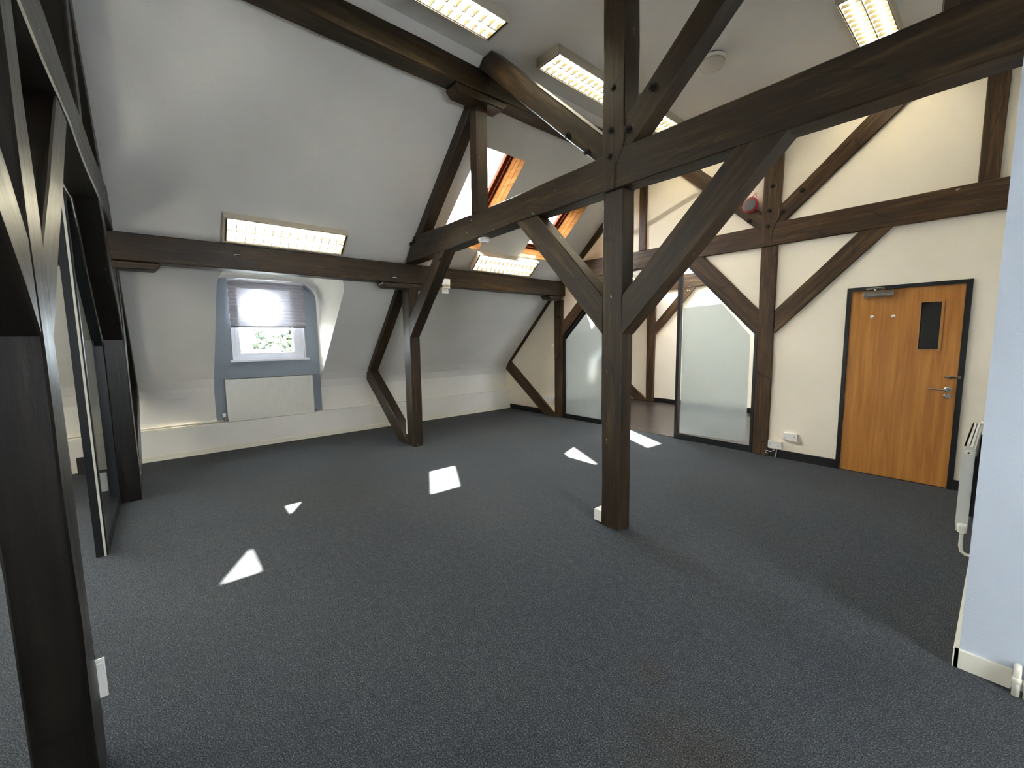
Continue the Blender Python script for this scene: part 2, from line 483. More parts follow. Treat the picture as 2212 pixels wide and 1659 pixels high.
def shape_timber(name, bm, frame, parent, amp=0.004, step=0.2, bevel=0.007, mat='timber'):
    """bm holds the raw solid in parent space; frame: matrix whose X runs along the grain. Hewn edges, bevelled."""
    inv = frame.inverted()
    bmesh.ops.transform(bm, matrix=inv, verts=bm.verts)
    bmesh.ops.recalc_face_normals(bm, faces=bm.faces)
    xs = [v.co.x for v in bm.verts]
    x = min(xs) + step
    while x < max(xs) - step * 0.5:
        bmesh.ops.bisect_plane(bm, geom=bm.verts[:] + bm.edges[:] + bm.faces[:], plane_co=(x, 0, 0), plane_no=(1, 0, 0))
        x += step * random.uniform(0.8, 1.2)
    sd = random.uniform(0, 90)
    cy = sum(v.co.y for v in bm.verts) / len(bm.verts); cz = sum(v.co.z for v in bm.verts) / len(bm.verts)
    for v in bm.verts:
        s = sd + (7 if v.co.y > cy else 0) + (3 if v.co.z > cz else 0)
        v.co.y += amp * 1.4 * noise.noise(Vector((v.co.x * 2.3, s, 0)))
        v.co.z += amp * 1.6 * noise.noise(Vector((v.co.x * 1.9, s, 9)))
    return finish(name, bm, mat, parent, bevel, matrix=frame)

def timber(name, poly, y0, y1, axis, parent, **kw):
    bm = bmesh.new(); add_prism(bm, poly, y0, y1)
    ax = Vector((axis[0], 0, axis[1])).normalized()
    Y = Vector((0, 1, 0)); Z = ax.cross(Y)
    f = Matrix((ax, Y, Z)).transposed().to_4x4()
    f.translation = Vector((poly[0][0], y0, poly[0][1]))
    return shape_timber(name, bm, f, parent, **kw)

def long_timber(name, poly, y0, y1, **kw):
    """runs along y; poly in (x, z)"""
    bm = bmesh.new(); add_prism(bm, poly, y0, y1)
    f = Matrix(((0, -1, 0, 0), (1, 0, 0, 0), (0, 0, 1, 0), (0, 0, 0, 1)))
    f.translation = Vector((poly[0][0], y0, poly[0][1]))
    return shape_timber(name, bm, f, None, **kw)

# ------------------------------------------------------------------ building dimensions
XM = -3.96                      # mirror: x -> XM - x
def mx(x): return XM - x
EAVE = -7.17
Y_BACK, Y_FAR, Y_END = -3.45, 5.90, 8.95
SHEAR = -0.015
def ty(Y, x): return Y + SHEAR * (x + 1.9)
PROF = [(EAVE, 0.0), (EAVE, 0.78), (-7.135, 0.90), (-7.05, 1.02), (-5.5, 2.56), (-3.55, 4.28)]
CEIL = 4.28
def roof_z(x):
    if x > XM / 2: x = mx(x)
    for (x0, z0), (x1, z1) in zip(PROF[1:], PROF[2:]):
        if x <= x1 and x1 > x0: return z0 + (z1 - z0) * (x - x0) / (x1 - x0)
    return CEIL

# ------------------------------------------------------------------ floors
def quad_obj(name, pts, mat, label=None, cat=None):
    bm = bmesh.new(); bm.faces.new([bm.verts.new(p) for p in pts])
    o = finish(name, bm, mat)
    return tag(o, label, cat, kind='structure')

yf0, yf1 = ty(5.9, EAVE), ty(5.9, 3.2)
bm = bmesh.new()
add_prism(bm, [(EAVE - 0.1, -0.05), (mx(EAVE), -0.05), (mx(EAVE), 0), (EAVE - 0.1, 0)], Y_BACK, 5.9)
for v in bm.verts:
    if v.co.y > 5: v.co.y = ty(5.9, v.co.x)
tag(finish('floor', bm, 'carpet'), 'dark grey speckled carpet tile floor of the attic office', 'floor', kind='structure')
bm = bmesh.new()
add_prism(bm, [(EAVE - 0.1, -0.05), (mx(EAVE), -0.05), (mx(EAVE), 0.004), (EAVE - 0.1, 0.004)], 5.9, Y_END + 0.1)
for v in bm.verts:
    if v.co.y < 6: v.co.y = ty(5.9, v.co.x)
tag(finish('floor', bm, 'boards'), 'dark brown floorboards in the room beyond the glass', 'floor', kind='structure')

# ------------------------------------------------------------------ roof shell with openings
SKY_Z0, SKY_Z1 = 2.835, 3.757
def up_x(z): return -5.5 + (z - 2.56) / 0.882
def slope_mesh(name, holes, mirror, y0, y1, label):
    """upper slope between purlin line and flat ceiling, with rectangular skylight holes"""
    bm = bmesh.new()
    zs = [2.56, SKY_Z0, SKY_Z1, CEIL]
    ys = sorted(set([y0, y1] + [v for h in holes for v in h]))
    vert = {}
    def V(y, z):
        k = (round(y, 4), z)
        if k not in vert:
            x = up_x(z)
            vert[k] = bm.verts.new((mx(x) if mirror else x, y, z))
        return vert[k]
    for a, b in zip(ys, ys[1:]):
        for k, (c, d) in enumerate(zip(zs, zs[1:])):
            if k == 1 and any(h[0] <= a + 1e-5 and b - 1e-5 <= h[1] for h in holes): continue
            bm.faces.new((V(a, c), V(b, c), V(b, d), V(a, d)))
    return tag(finish(name, bm, 'wall'), label, 'ceiling', kind='structure')

SKY_LEFT = [(-2.9, -2.12), (-1.5, -0.72), (3.11, 3.80), (4.62, 5.31), (6.54, 7.23), (7.99, 8.68)]
SKY_RIGHT = [(6.47, 7.25), (7.92, 8.70)]
slope_mesh('ceiling', SKY_LEFT, False, Y_BACK, Y_END, 'white sloping plaster ceiling on the eaves side, holding the roof windows')
slope_mesh('ceiling', SKY_RIGHT, True, Y_BACK, Y_END, 'white sloping plaster ceiling on the side of the camera')
quad_obj('ceiling', [(-3.55, Y_BACK, CEIL), (mx(-3.55), Y_BACK, CEIL), (mx(-3.55), Y_END, CEIL), (-3.55, Y_END, CEIL)], 'wall',
         'flat white plaster ceiling between the two slopes', 'ceiling')

# lower slope with arched dormer cut-out
DY0, DY1, DZ, DR = 0.62, 2.04, 2.42, 0.27
def low_x(z):
    for (x0, z0), (x1, z1) in zip(PROF[1:], PROF[2:]):
        if z0 <= z <= z1: return x0 + (x1 - x0) * (z - z0) / (z1 - z0)
    return EAVE
def dormer_loop():
    L = [(DY0, z) for z in (0.78, 0.90, 1.02, 1.5)]
    L += [(DY0 + DR - DR * math.cos(t), DZ - DR + DR * math.sin(t)) for t in [math.pi / 2 * k / 8 for k in range(9)]]
    L += [(DY1 - DR + DR * math.sin(t), DZ - DR + DR * math.cos(t)) for t in [math.pi / 2 * k / 8 for k in range(9)]]
    L += [(DY1, z) for z in (1.5, 1.02, 0.90, 0.78)]
    return L
bm = bmesh.new()
lows = PROF[1:5]
for a, b in ((Y_BACK, DY0), (DY1, Y_END)):
    for (x0, z0), (x1, z1) in zip(lows, lows[1:]):
        bm.faces.new([bm.verts.new(p) for p in ((x0, a, z0), (x0, b, z0), (x1, b, z1), (x1, a, z1))])
loop = dormer_loop()
mid = len(loop) // 2
# infill above the arch on the slope
top = [p for p in loop if p[1] >= DZ - DR - 1e-6]
ring = [(low_x(z), y, z) for y, z in top] + [(low_x(2.56), DY1, 2.56), (low_x(2.56), DY0, 2.56)]
f = bm.faces.new([bm.verts.new(p) for p in ring])
bmesh.ops.triangulate(bm, faces=[f], ngon_method='EAR_CLIP')
# soffit and cheeks of the dormer
prev = None
for y, z in loop:
    cur = (bm.verts.new((low_x(z), y, z)), bm.verts.new((EAVE - 0.001, y, z)))
    if prev: bm.faces.new((prev[0], cur[0], cur[1], prev[1]))
    prev = cur
bmesh.ops.remove_doubles(bm, verts=bm.verts, dist=0.0005)
tag(finish('ceiling', bm, 'wall'), 'lower sloping white plaster with a rounded recess around the dormer window', 'ceiling', kind='structure')

# left wall: white parts and the grey painted recess with its window hole
WY0, WY1, WZ0, WZ1 = 0.885, 1.835, 1.262, 2.40
bm = bmesh.new()
add_prism(bm, [(EAVE, 0), (EAVE - 0.1, 0), (EAVE - 0.1, 0.78), (EAVE, 0.78)], Y_BACK, DY0)
add_prism(bm, [(EAVE, 0), (EAVE - 0.1, 0), (EAVE - 0.1, 0.78), (EAVE, 0.78)], DY1, Y_END)
tag(finish('wall_left', bm, 'wall'), 'low white plaster wall under the eaves', 'wall', kind='structure')
bm = bmesh.new()
tops = [p for p in loop if p[1] >= DZ - DR - 1e-6]
def face_x(x, pts): bm.faces.new([bm.verts.new((x, y, z)) for y, z in pts])
for x in (EAVE, ):
    face_x(x, [(DY0, 0), (WY0, 0), (WY0, DZ), (DY0 + DR, DZ)] + [p for p in tops if p[0] < DY0 + DR - 1e-6][::-1])
    face_x(x, [(WY1, 0), (DY1, 0)] + [p for p in tops if p[0] > DY1 - DR + 1e-6][::-1] + [(DY1 - DR, DZ), (WY1, DZ)])
    face_x(x, [(WY0, 0), (WY1, 0), (WY1, WZ0), (WY0, WZ0)])
    face_x(x, [(WY0, WZ1), (WY1, WZ1), (WY1, DZ), (WY0, DZ)])
bmesh.ops.remove_doubles(bm, verts=bm.verts, dist=0.0005)
tag(finish('wall_left', bm, 'grey'), 'grey-blue painted panel around the dormer window', 'wall', kind='structure')

# unseen masonry added outside the dormer window to block slanting sun
bm = bmesh.new()
add_box(bm, EAVE - 0.40, EAVE - 0.112, WY1 + 0.012, DY1 + 0.1, 1.0, 2.6)
add_box(bm, EAVE - 0.40, EAVE - 0.112, DY0 - 0.1, WY0 - 0.012, 1.0, 2.6)
add_box(bm, EAVE - 0.40, EAVE - 0.112, WY0 - 0.012, WY1 + 0.012, 2.44, 2.6)
tag(finish('wall_sun_block', bm, 'wall'), 'added sun-blocking masonry around the outside of the dormer window', 'wall', kind='structure')

# boxed-in pipe casing along the floor with its painted skirting
bm = bmesh.new(); add_prism(bm, [(EAVE, 0.0), (-7.05, 0.0), (-7.05, 0.392), (-7.06, 0.40), (EAVE, 0.40)], Y_BACK, Y_END)
tag(finish('trim_1', bm, 'wall'), 'long low white pipe casing along the foot of the eaves wall', 'pipe casing', kind='structure')
bm = bmesh.new(); add_prism(bm, [(-7.05, 0.0), (-7.035, 0.0), (-7.035, 0.062), (-7.045, 0.07), (-7.05, 0.07)], Y_BACK, ty(5.88, -7.03))
tag(finish('baseboard_left', bm, 'cream'), 'thin cream skirting strip at the foot of the pipe casing', 'skirting', kind='structure')

# far wall (in the plane of the last truss)
def roofpoly(x0, x1, zb, side='L'):
    pts = [(x0, zb), (x1, zb), (x1, roof_z(x1))]
    ks = [p for p in PROF[1:]] + [(mx(x), z) for x, z in PROF[:0:-1]]
    inner = [p for p in ks if x0 + 1e-6 < p[0] < x1 - 1e-6]
    pts += inner[::-1]
    pts.append((x0, roof_z(x0)))
    return pts
def shear_y(bm, Y):
    for v in bm.verts: v.co.y += SHEAR * (v.co.x + 1.9)
bm = bmesh.new()
FW0, FW1 = 5.865, 5.965
add_prism(bm, roofpoly(EAVE, -5.5, 0), FW0, FW1)
add_prism(bm, roofpoly(-5.5, -0.035, 2.7), FW0, FW1)
add_prism(bm, [(-5.5, 1.62), (-4.3, 2.7), (-5.5, 2.7)], FW0, FW1)
add_prism(bm, [(-2.0, 1.60), (-2.0, 2.7), (-3.02, 2.7)], FW0, FW1)
add_prism(bm, [(-2.0, 0), (-1.175, 0), (-1.175, 2.7), (-2.0, 2.7)], FW0, FW1)
add_prism(bm, [(-1.175, 2.012), (-0.25, 2.012), (-0.25, 2.7), (-1.175, 2.7)], FW0, FW1)
add_prism(bm, [(-0.25, 0), (-0.035, 0), (-0.035, 2.7), (-0.25, 2.7)], FW0, FW1)
shear_y(bm, 0)
tag(finish('wall_far', bm, 'cream_wall'), 'cream-white gable wall panels between the timbers of the last truss', 'wall', kind='structure')

# end wall of the next room and back wall behind the camera
bm = bmesh.new(); add_prism(bm, roofpoly(EAVE, mx(EAVE), 0), 8.88, 8.98); shear_y(bm, 0)
tag(finish('wall_end', bm, 'cream_wall'), 'white gable wall at the end of the room beyond the glass', 'wall', kind='structure')
bm = bmesh.new(); add_prism(bm, roofpoly(EAVE, 1.0, 0), Y_BACK - 0.1, Y_BACK); add_prism(bm, roofpoly(1.7, mx(EAVE), 0), Y_BACK - 0.1, Y_BACK)
add_prism(bm, [(1.0, 0), (1.7, 0), (1.7, 1.0), (1.0, 1.0)], Y_BACK - 0.1, Y_BACK); add_prism(bm, roofpoly(1.0, 1.7, 1.55), Y_BACK - 0.1, Y_BACK)  # unseen opening added in this wall as a daylight source
tag(finish('wall_back', bm, 'wall'), 'white gable wall behind the camera', 'wall', kind='structure')
# right: the wall that returns at the middle truss
bm = bmesh.new()
add_prism(bm, roofpoly(-0.042, mx(EAVE), 0), 2.70, 5.89)
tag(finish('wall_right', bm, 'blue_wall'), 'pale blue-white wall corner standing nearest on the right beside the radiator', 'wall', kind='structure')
# right eaves (camera side) wall and lower slope, with unseen openings added to let in daylight
bm = bmesh.new()
xr = mx(EAVE)
for a, b in ((Y_BACK, 1.0), (2.0, 2.7), (5.85, 6.5), (8.2, Y_END)):
    bm.faces.new([bm.verts.new(p) for p in ((xr, a, 0), (xr, b, 0), (xr, b, 0.78), (xr, a, 0.78))])
for a, b in ((1.0, 2.0), (6.5, 8.2)):
    bm.faces.new([bm.verts.new(p) for p in ((xr, a, 0), (xr, b, 0), (xr, b, 0.78), (xr, a, 0.78))])
RL = [(mx(x), z) for x, z in lows]
for a, b in ((Y_BACK, 1.0), (2.0, 2.7), (5.85, 6.5), (8.2, Y_END)):
    for (x0, z0), (x1, z1) in zip(RL, RL[1:]):
        bm.faces.new([bm.verts.new(p) for p in ((x0, a, z0), (x0, b, z0), (x1, b, z1), (x1, a, z1))])
def rx(z): return mx(low_x(z))
for a, b in ((1.0, 2.0), (6.5, 8.2)):
    bm.faces.new([bm.verts.new(p) for p in ((xr, a, 0.78), (xr, b, 0.78), (xr, b, 1.25), (xr, a, 1.25))])
    bm.faces.new([bm.verts.new(p) for p in ((xr, a, 2.3), (xr, b, 2.3), (rx(2.3), b, 2.3), (rx(2.3), a, 2.3))])
    bm.faces.new([bm.verts.new(p) for p in ((rx(2.3), a, 2.3), (rx(2.3), b, 2.3), (rx(2.56), b, 2.56), (rx(2.56), a, 2.56))])
    for y in (a, b):
        bm.faces.new([bm.verts.new(p) for p in ((xr, y, 0.78), (xr, y, 2.3), (rx(2.3), y, 2.3), (rx(1.02), y, 1.02))])
tag(finish('wall_right', bm, 'wall'), 'white eaves wall on the side of the camera', 'wall', kind='structure')

# black skirtings on the far wall, cream on the right wall
def skirt(name, x0, x1, label, Y=5.865, mat='black', h=0.10):
    bm = bmesh.new(); add_prism(bm, [(x0, 0), (x1, 0), (x1, h), (x0, h)], Y - 0.02, Y)
    shear_y(bm, 0)
    return tag(finish(name, bm, mat, None, 0.003), label, 'skirting', kind='structure')
skirt('baseboard_far', EAVE + 0.14, -5.7, 'black skirting left of the side post on the far wall')
skirt('baseboard_far', -1.88, -1.18, 'black skirting between the timber post and the oak door')
skirt('baseboard_far', -0.245, -0.045, 'black skirting right of the oak door')
skirt('baseboard_end', -5.35, -0.1, 'black skirting in the room beyond the glass', Y=8.88)
bm = bmesh.new()
add_box(bm, -0.055, 0.115, 2.684, 2.70, 0, 0.085)
add_box(bm, 0.155, 3.2, 2.684, 2.70, 0, 0.085)
add_box(bm, -0.060, -0.042, 2.684, 5.80, 0, 0.085)
tag(finish('baseboard_right', bm, 'cream', None, 0.004), 'cream skirting around the nearest wall corner on the right', 'skirting', kind='structure')

# ------------------------------------------------------------------ roof trusses
def truss(Y, label, left=0.0, mat='timber', right=True, clipx=None, bolts=True, depth=0.15):
    """members in local x = X + 1.9; y 0 (front) .. depth"""
    t = empty('roof_truss', (-1.9, Y, 0), math.atan(SHEAR))
    tag(t, label, 'timber truss', 'roof trusses')
    def P(*pts): return [(x + 1.9, z) for x, z in pts]
    d = depth
    dl = left
    timber('post', P((-2.055, 0), (-1.88, 0), (-1.885, 2.60), (-2.065, 2.60)), 0.0, d - 0.005, (0, 1), t, mat=mat)
    xr_ = mx(-5.44) if clipx is None else clipx
    if clipx is None:
        tie = P((-5.44 + dl, 2.557), (-4.25, 2.565), (-3.1, 2.605), (-0.85, 2.605), (0.3, 2.565), (xr_, 2.557), (xr_ - 0.27, 2.88), (-0.2, 2.865), (-1.84, 2.875), (-2.1, 2.86), (-3.78, 2.84), (-5.155 + dl, 2.87))
    else:
        tie = P((-5.44 + dl, 2.557), (-4.25, 2.565), (-3.1, 2.605), (-0.85, 2.605), (xr_, 2.60), (xr_, 2.872), (-1.84, 2.875), (-2.1, 2.86), (-3.78, 2.84), (-5.155 + dl, 2.87))
    timber('tie_beam', tie, -0.003, d + 0.004, (1, 0), t, mat=mat)
    # king post: full width above, tapering into the joint over the tie beam
    timber('king_post', P((-2.035, 2.60), (-1.955, 2.60), (-1.945, 2.78), (-1.875, 2.93), (-1.87, 3.6), (-1.885, CEIL), (-2.065, CEIL), (-2.068, 2.98), (-2.045, 2.78)), -0.014, d + 0.010, (0, 1), t, mat=mat)
    timber('raking_strut', P((-2.02, 2.735), (-3.70, 4.275), (-3.42, 4.275), (-2.04, 2.985)), 0.0, d - 0.01, (-0.74, 0.68), t, mat=mat)
    timber('raking_strut', P((mx(-2.02) - 0.03, 2.735), (mx(-3.70), 4.275), (mx(-3.42), 4.275), (mx(-2.04) - 0.04, 2.985)), 0.0, d - 0.01, (0.74, 0.68), t, mat=mat)
    timber('brace', P((-2.055, 1.535), (-3.085, 2.61), (-2.80, 2.61), (-2.055, 1.835)), 0.002, d - 0.005, (-0.7, 0.7), t, mat=mat)
    timber('brace', P((-1.875, 1.540), (-0.835, 2.61), (-1.11, 2.61), (-1.875, 1.83)), 0.002, d - 0.005, (0.7, 0.7), t, mat=mat)
    # eaves side
    timber('side_post', P((-5.575 + dl, 0), (-5.385 + dl, 0), (-5.365 + dl, 2.22), (-5.585 + dl, 2.22)), 0.0, d, (0, 1), t, mat=mat)
    timber('side_brace', P((-5.375 + dl, 1.55), (-4.37, 2.57), (-4.625, 2.57), (-5.38 + dl, 1.82)), 0.003, d - 0.005, (0.7, 0.7), t, mat=mat)
    timber('eaves_strut', P((-7.06 + dl, 1.0), (-5.81 + dl, 2.245), (-5.67 + dl, 2.245), (-6.90 + dl, 1.03)), 0.004, d - 0.005, (0.7, 0.7), t, mat=mat)
    timber('foot_strut', P((-7.09 + dl, 0.86), (-7.07 + dl, 0.985), (-6.93 + dl, 1.04), (-5.50 + dl, 0.0), (-5.875 + dl, 0.0)), 0.002, d - 0.005, (0.8, -0.6), t, mat=mat)
    timber('principal_rafter', P((-5.15 + dl, 2.87), (-3.84, 4.025), (-3.70, 3.98), (-4.94 + dl, 2.865)), 0.004, d - 0.01, (0.75, 0.66), t, mat=mat)
    timber('vertical_strut', P((-3.825, 2.84), (-3.70, 2.84), (-3.695, 3.98), (-3.82, 3.98)), 0.003, d - 0.005, (0, 1), t, mat=mat)
    if right:
        timber('vertical_strut', P((-0.285, 2.865), (-0.15, 2.865), (-0.15, 3.98), (-0.285, 3.98)), 0.003, d - 0.005, (0, 1), t, mat=mat)
    if clipx is None:
        timber('side_post', P((mx(-5.575), 0), (mx(-5.385), 0), (mx(-5.365), 2.25), (mx(-5.585), 2.25)), 0.0, d, (0, 1), t, mat=mat)
        timber('side_brace', P((mx(-5.375), 1.55), (mx(-4.37), 2.57), (mx(-4.625), 2.57), (mx(-5.38), 1.82)), 0.003, d - 0.005, (-0.7, 0.7), t, mat=mat)
    if bolts:
        spots = [(-2.42, 3.14), (-2.22, 2.95), (-2.0, 2.84), (-1.97, 3.30), (-1.99, 3.02), (-1.66, 3.17), (-1.85, 2.98), (-5.22, 2.78), (-5.13, 2.80), (-4.47, 2.47)]
        for x, z in spots:
            bm = bmesh.new()
            add_lathe(bm, (x + 1.9, -0.032, z), (0, 1, 0), [(0, 0.010), (0.004, 0.014), (0.014, 0.015), (0.0145, 0.026), (0.024, 0.027)], 8)
            finish('bolt', bm, 'iron', t)
    return t

truss(2.68, 'dark oak roof truss standing free in the middle of the room with raking struts', clipx=0.55)
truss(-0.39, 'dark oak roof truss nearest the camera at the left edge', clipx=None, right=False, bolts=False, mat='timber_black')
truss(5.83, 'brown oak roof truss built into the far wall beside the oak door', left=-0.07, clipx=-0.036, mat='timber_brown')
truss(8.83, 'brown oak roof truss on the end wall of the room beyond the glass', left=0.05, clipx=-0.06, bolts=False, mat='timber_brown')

# purlins and their short bearing blocks
def purlin(x0, x1, z0, z1, y0, y1, label, mirror=False):
    poly = [(x0, z0), (x1, z0), (x1, z1), (x0 + max(0, (z1 - roof_z(x0))) / 0.9 + 0.004, z1), (x0, min(z1, roof_z(x0)))]
    if mirror: poly = [(mx(x), z) for x, z in poly]
    o = long_timber('purlin', poly, y0, y1, step=0.3)
    return tag(o, label, 'purlin', 'purlins')
purlin(-5.575, -5.385, 2.29, 2.55, Y_BACK, ty(5.86, -5.4), 'long dark lower purlin under the slope passing above the dormer window')
purlin(-3.80, -3.605, 3.985, 4.205, Y_BACK, ty(5.86, -3.7), 'long dark upper purlin at the edge of the flat ceiling')
purlin(-5.575, -5.385, 2.29, 2.55, 6.0, 8.85, 'lower purlin in the room beyond the glass')
purlin(-3.80, -3.605, 3.985, 4.205, 6.0, 8.85, 'upper purlin in the room beyond the glass')
purlin(-3.80, -3.605, 3.985, 4.205, Y_BACK, 2.69, 'upper purlin on the camera side of the flat ceiling', True)
def bearer(x0, x1, y0, y1, z0, z1, label):
    c = 0.05
    bm = bmesh.new()
    add_prism_x(bm, [(y0, z1), (y0, z0 + c), (y0 + c, z0), (y1 - c, z0), (y1, z0 + c), (y1, z1)], x0, x1)
    f = Matrix(((0, -1, 0, 0), (1, 0, 0, 0), (0, 0, 1, 0), (0, 0, 0, 1))); f.translation = Vector((x0, y0, z0))
    return tag(shape_timber('bearing_block', bm, f, None, step=0.5), label, 'bearing block', 'bearing blocks')
bearer(-5.56, -5.365, 2.37, 3.20, 2.215, 2.284, 'short timber block under the lower purlin on the middle truss post')
bearer(-5.56, -5.365, -0.78, 0.13, 2.215, 2.284, 'short timber block under the lower purlin on the nearest truss post')
bearer(-5.62, -5.40, 5.50, 5.86, 2.215, 2.284, 'short timber block under the lower purlin at the far wall')
bearer(-3.80, -3.61, 2.42, 3.05, 3.90, 3.978, 'short rounded timber block under the upper purlin at the middle truss')

# ------------------------------------------------------------------ roof windows
def roof_window(n, y0, y1, label, mirror=False, shade=0.0):
    """built in a local frame: s up the slope, y along, n outward"""
    w = empty('window_%d' % n, (mx(up_x(SKY_Z0)) if mirror else up_x(SKY_Z0), y0, SKY_Z0))
    tag(w, label, 'roof window', kind='structure')
    u = Vector((1, 0, 0.882)).normalized(); nn = Vector((-0.882, 0, 1)).normalized()
    if mirror: u.x *= -1; nn.x *= -1
    F = Matrix((u, Vector((0, 1, 0)), nn)).transposed().to_4x4()
    L = math.hypot(up_x(SKY_Z1) - up_x(SKY_Z0), SKY_Z1 - SKY_Z0); W = y1 - y0
    D = 0.25
    def ring(name, a, b, t, n0, n1, mat, bevel=0.0):
        """rectangular ring: outer inset a, width t"""
        bm = bmesh.new()
        s0, s1, q0, q1 = a, L - a, a, W - a
        add_box(bm, s0, s0 + t, q0, q1, n0, n1, F); add_box(bm, s1 - t, s1, q0, q1, n0, n1, F)
        add_box(bm, s0 + t, s1 - t, q0, q0 + t, n0, n1, F); add_box(bm, s0 + t, s1 - t, q1 - t, q1, n0, n1, F)
        return finish(name, bm, mat, w, bevel)
    # matchboard lining: two boards deep
    bm = bmesh.new()
    t = 0.014
    for k in range(3):
        n0, n1 = k * D / 3 + 0.0025, (k + 1) * D / 3 - 0.0025
        add_box(bm, -t, 0, -t, W + t, n0, n1, F); add_box(bm, L, L + t, -t, W + t, n0, n1, F)
        add_box(bm, 0, L, -t, 0, n0, n1, F); add_box(bm, 0, L, W, W + t, n0, n1, F)
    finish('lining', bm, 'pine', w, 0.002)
    bm = bmesh.new(); q = t + 0.012
    add_box(bm, -q, -t, -q, W + q, 0.001, D, F); add_box(bm, L + t, L + q, -q, W + q, 0.001, D, F)
    add_box(bm, -t, L + t, -q, -t, 0.001, D, F); add_box(bm, -t, L + t, W + t, W + q, 0.001, D, F)
    finish('lining_backing', bm, 'gap_shade', w)
    ring('frame', -0.014, 0, 0.045, D, D + 0.09, 'redpine', 0.003)
    ring('sash', 0.033, 0, 0.05, D + 0.03, D + 0.085, 'redpine', 0.003)
    bm = bmesh.new(); add_box(bm, 0.07, L - 0.07, 0.07, W - 0.07, D + 0.052, D + 0.058, F); finish('glass', bm, 'glass', w)
    if shade:  # unseen panel added to cut the sun patch on the floor short
        bm = bmesh.new(); add_box(bm, L * (1 - shade), L - 0.05, 0.03, W - 0.03, D + 0.022, D + 0.026, F)
        add_box(bm, L * (1 - shade) - 0.012, L * (1 - shade), 0.03, W - 0.03, D + 0.018, D + 0.030, F); finish('sun_patch_blocker', bm, 'render', w)
    bm = bmesh.new(); add_tube(bm, [F @ Vector((L - 0.09, 0.12, D + 0.02)), F @ Vector((L - 0.09, W - 0.12, D + 0.02))], 0.008, 8); finish('handle_bar', bm, 'steel', w)
    return w
n = 2
for k, (a, b) in enumerate(SKY_LEFT):
    lab = {2: 'pine lined roof window just behind the middle truss', 3: 'pine lined roof window between the middle truss and the far wall',
           4: 'roof window in the room beyond the glass, nearer one', 5: 'roof window in the room beyond the glass, farther one',
           0: 'roof window behind the nearest truss, farther back', 1: 'roof window behind the nearest truss'}[k]
    roof_window(n, a, b, lab, shade=0.42 if k == 3 else 0.0); n += 1
for k, (a, b) in enumerate(SKY_RIGHT):
    roof_window(n, a, b, 'unseen roof window added on the camera side slope, number %s from the back wall' % ['one', 'two'][k], mirror=True); n += 1  # added windows, out of view, to brighten the room beyond the glass

# ------------------------------------------------------------------ dormer window
def dormer_window():
    w = empty('window_1', (EAVE - 0.1, (WY0 + WY1) / 2, WZ0))
    ox, oy, oz = w.location
    tag(w, 'white plastic casement window in the grey dormer wall', 'window', kind='structure')
    def ring(name, x0, x1, y0, y1, z0, z1, t, mat, bevel=0.004):
        bm = bmesh.new()
        for (a, b, c, d) in ((y0, y1, z0, z0 + t), (y0, y1, z1 - t, z1), (y0, y0 + t, z0 + t, z1 - t), (y1 - t, y1, z0 + t, z1 - t)):
            add_box(bm, x0 - ox, x1 - ox, a - oy, b - oy, c - oz, d - oz)
        return finish(name, bm, mat, w, bevel)
    X = EAVE
    ring('reveal', X - 0.11, X + 0.001, WY0 - 0.01, WY1 + 0.01, WZ0 - 0.01, WZ1 + 0.01, 0.012, 'upvc', 0)
    ring('frame', X - 0.11, X - 0.045, WY0, WY1, WZ0, WZ1, 0.055, 'upvc')
    ring('sash', X - 0.10, X - 0.030, WY0 + 0.045, WY1 - 0.10, WZ0 + 0.045, WZ1 - 0.05, 0.045, 'upvc')
    ring('bead', X - 0.085, X - 0.040, WY0 + 0.085, WY1 - 0.14, WZ0 + 0.085, WZ1 - 0.09, 0.012, 'steel', 0.001)
    bm = bmesh.new(); add_box(bm, X - 0.075 - ox, X - 0.070 - ox, WY0 + 0.08 - oy, WY1 - 0.13 - oy, WZ0 + 0.08 - oz, WZ1 - 0.08 - oz); finish('glass', bm, 'glass', w)
    bm = bmesh.new(); add_box(bm, X - 0.11 - ox, X - 0.04 - ox, WY1 - 0.11 - oy, WY1 - 0.055 - oy, WZ0 + 0.05 - oz, WZ1 - 0.05 - oz); finish('mullion', bm, 'upvc', w, 0.004)
    bm = bmesh.new(); add_box(bm, X - 0.05 - ox, X + 0.05 - ox, WY0 - 0.045 - oy, WY1 + 0.05 - oy, -0.028, 0.0); finish('window_sill', bm, 'upvc', w, 0.006)
dormer_window()

def pleated_blind():
    y0, y1, z0, z1 = 0.872, 1.852, 1.735, 2.395
    t = empty('pleated_blind', (EAVE + 0.045, (y0 + y1) / 2, z0))
    tag(t, 'half lowered white pleated blind over the dormer window', 'blind')
    ox, oy, oz = t.location
    bm = bmesh.new()
    N = 26
    rows = []
    for k in range(N + 1):
        z = (z1 - z0 - 0.03) * k / N + 0.012
        dx = 0.009 if k % 2 else -0.009
        # slightly ragged side edges
        e = 0.004 * math.sin(k * 1.3)
        rows.append([bm.verts.new((dx, y0 - oy + e + (y1 - y0) * j / 6, z)) for j in range(7)])
    for A, B in zip(rows, rows[1:]):
        for j in range(6): bm.faces.new((A[j], A[j + 1], B[j + 1], B[j]))
    finish('fabric', bm, 'blind', t)
    box('bottom_rail', -0.012, 0.014, y0 - oy, y1 - oy, -0.006, 0.013, 'greyp', t, 0.003)
    box('top_rail', -0.014, 0.016, y0 - oy, y1 - oy, z1 - oz - 0.02, z1 - oz, 'upvc', t, 0.003)
    bm = bmesh.new(); add_cyl(bm, (0.0, 0.0, -0.035), (0.0, 0.0, -0.004), 0.005, 0.003, 8); finish('pull', bm, 'greyp', t)
pleated_blind()

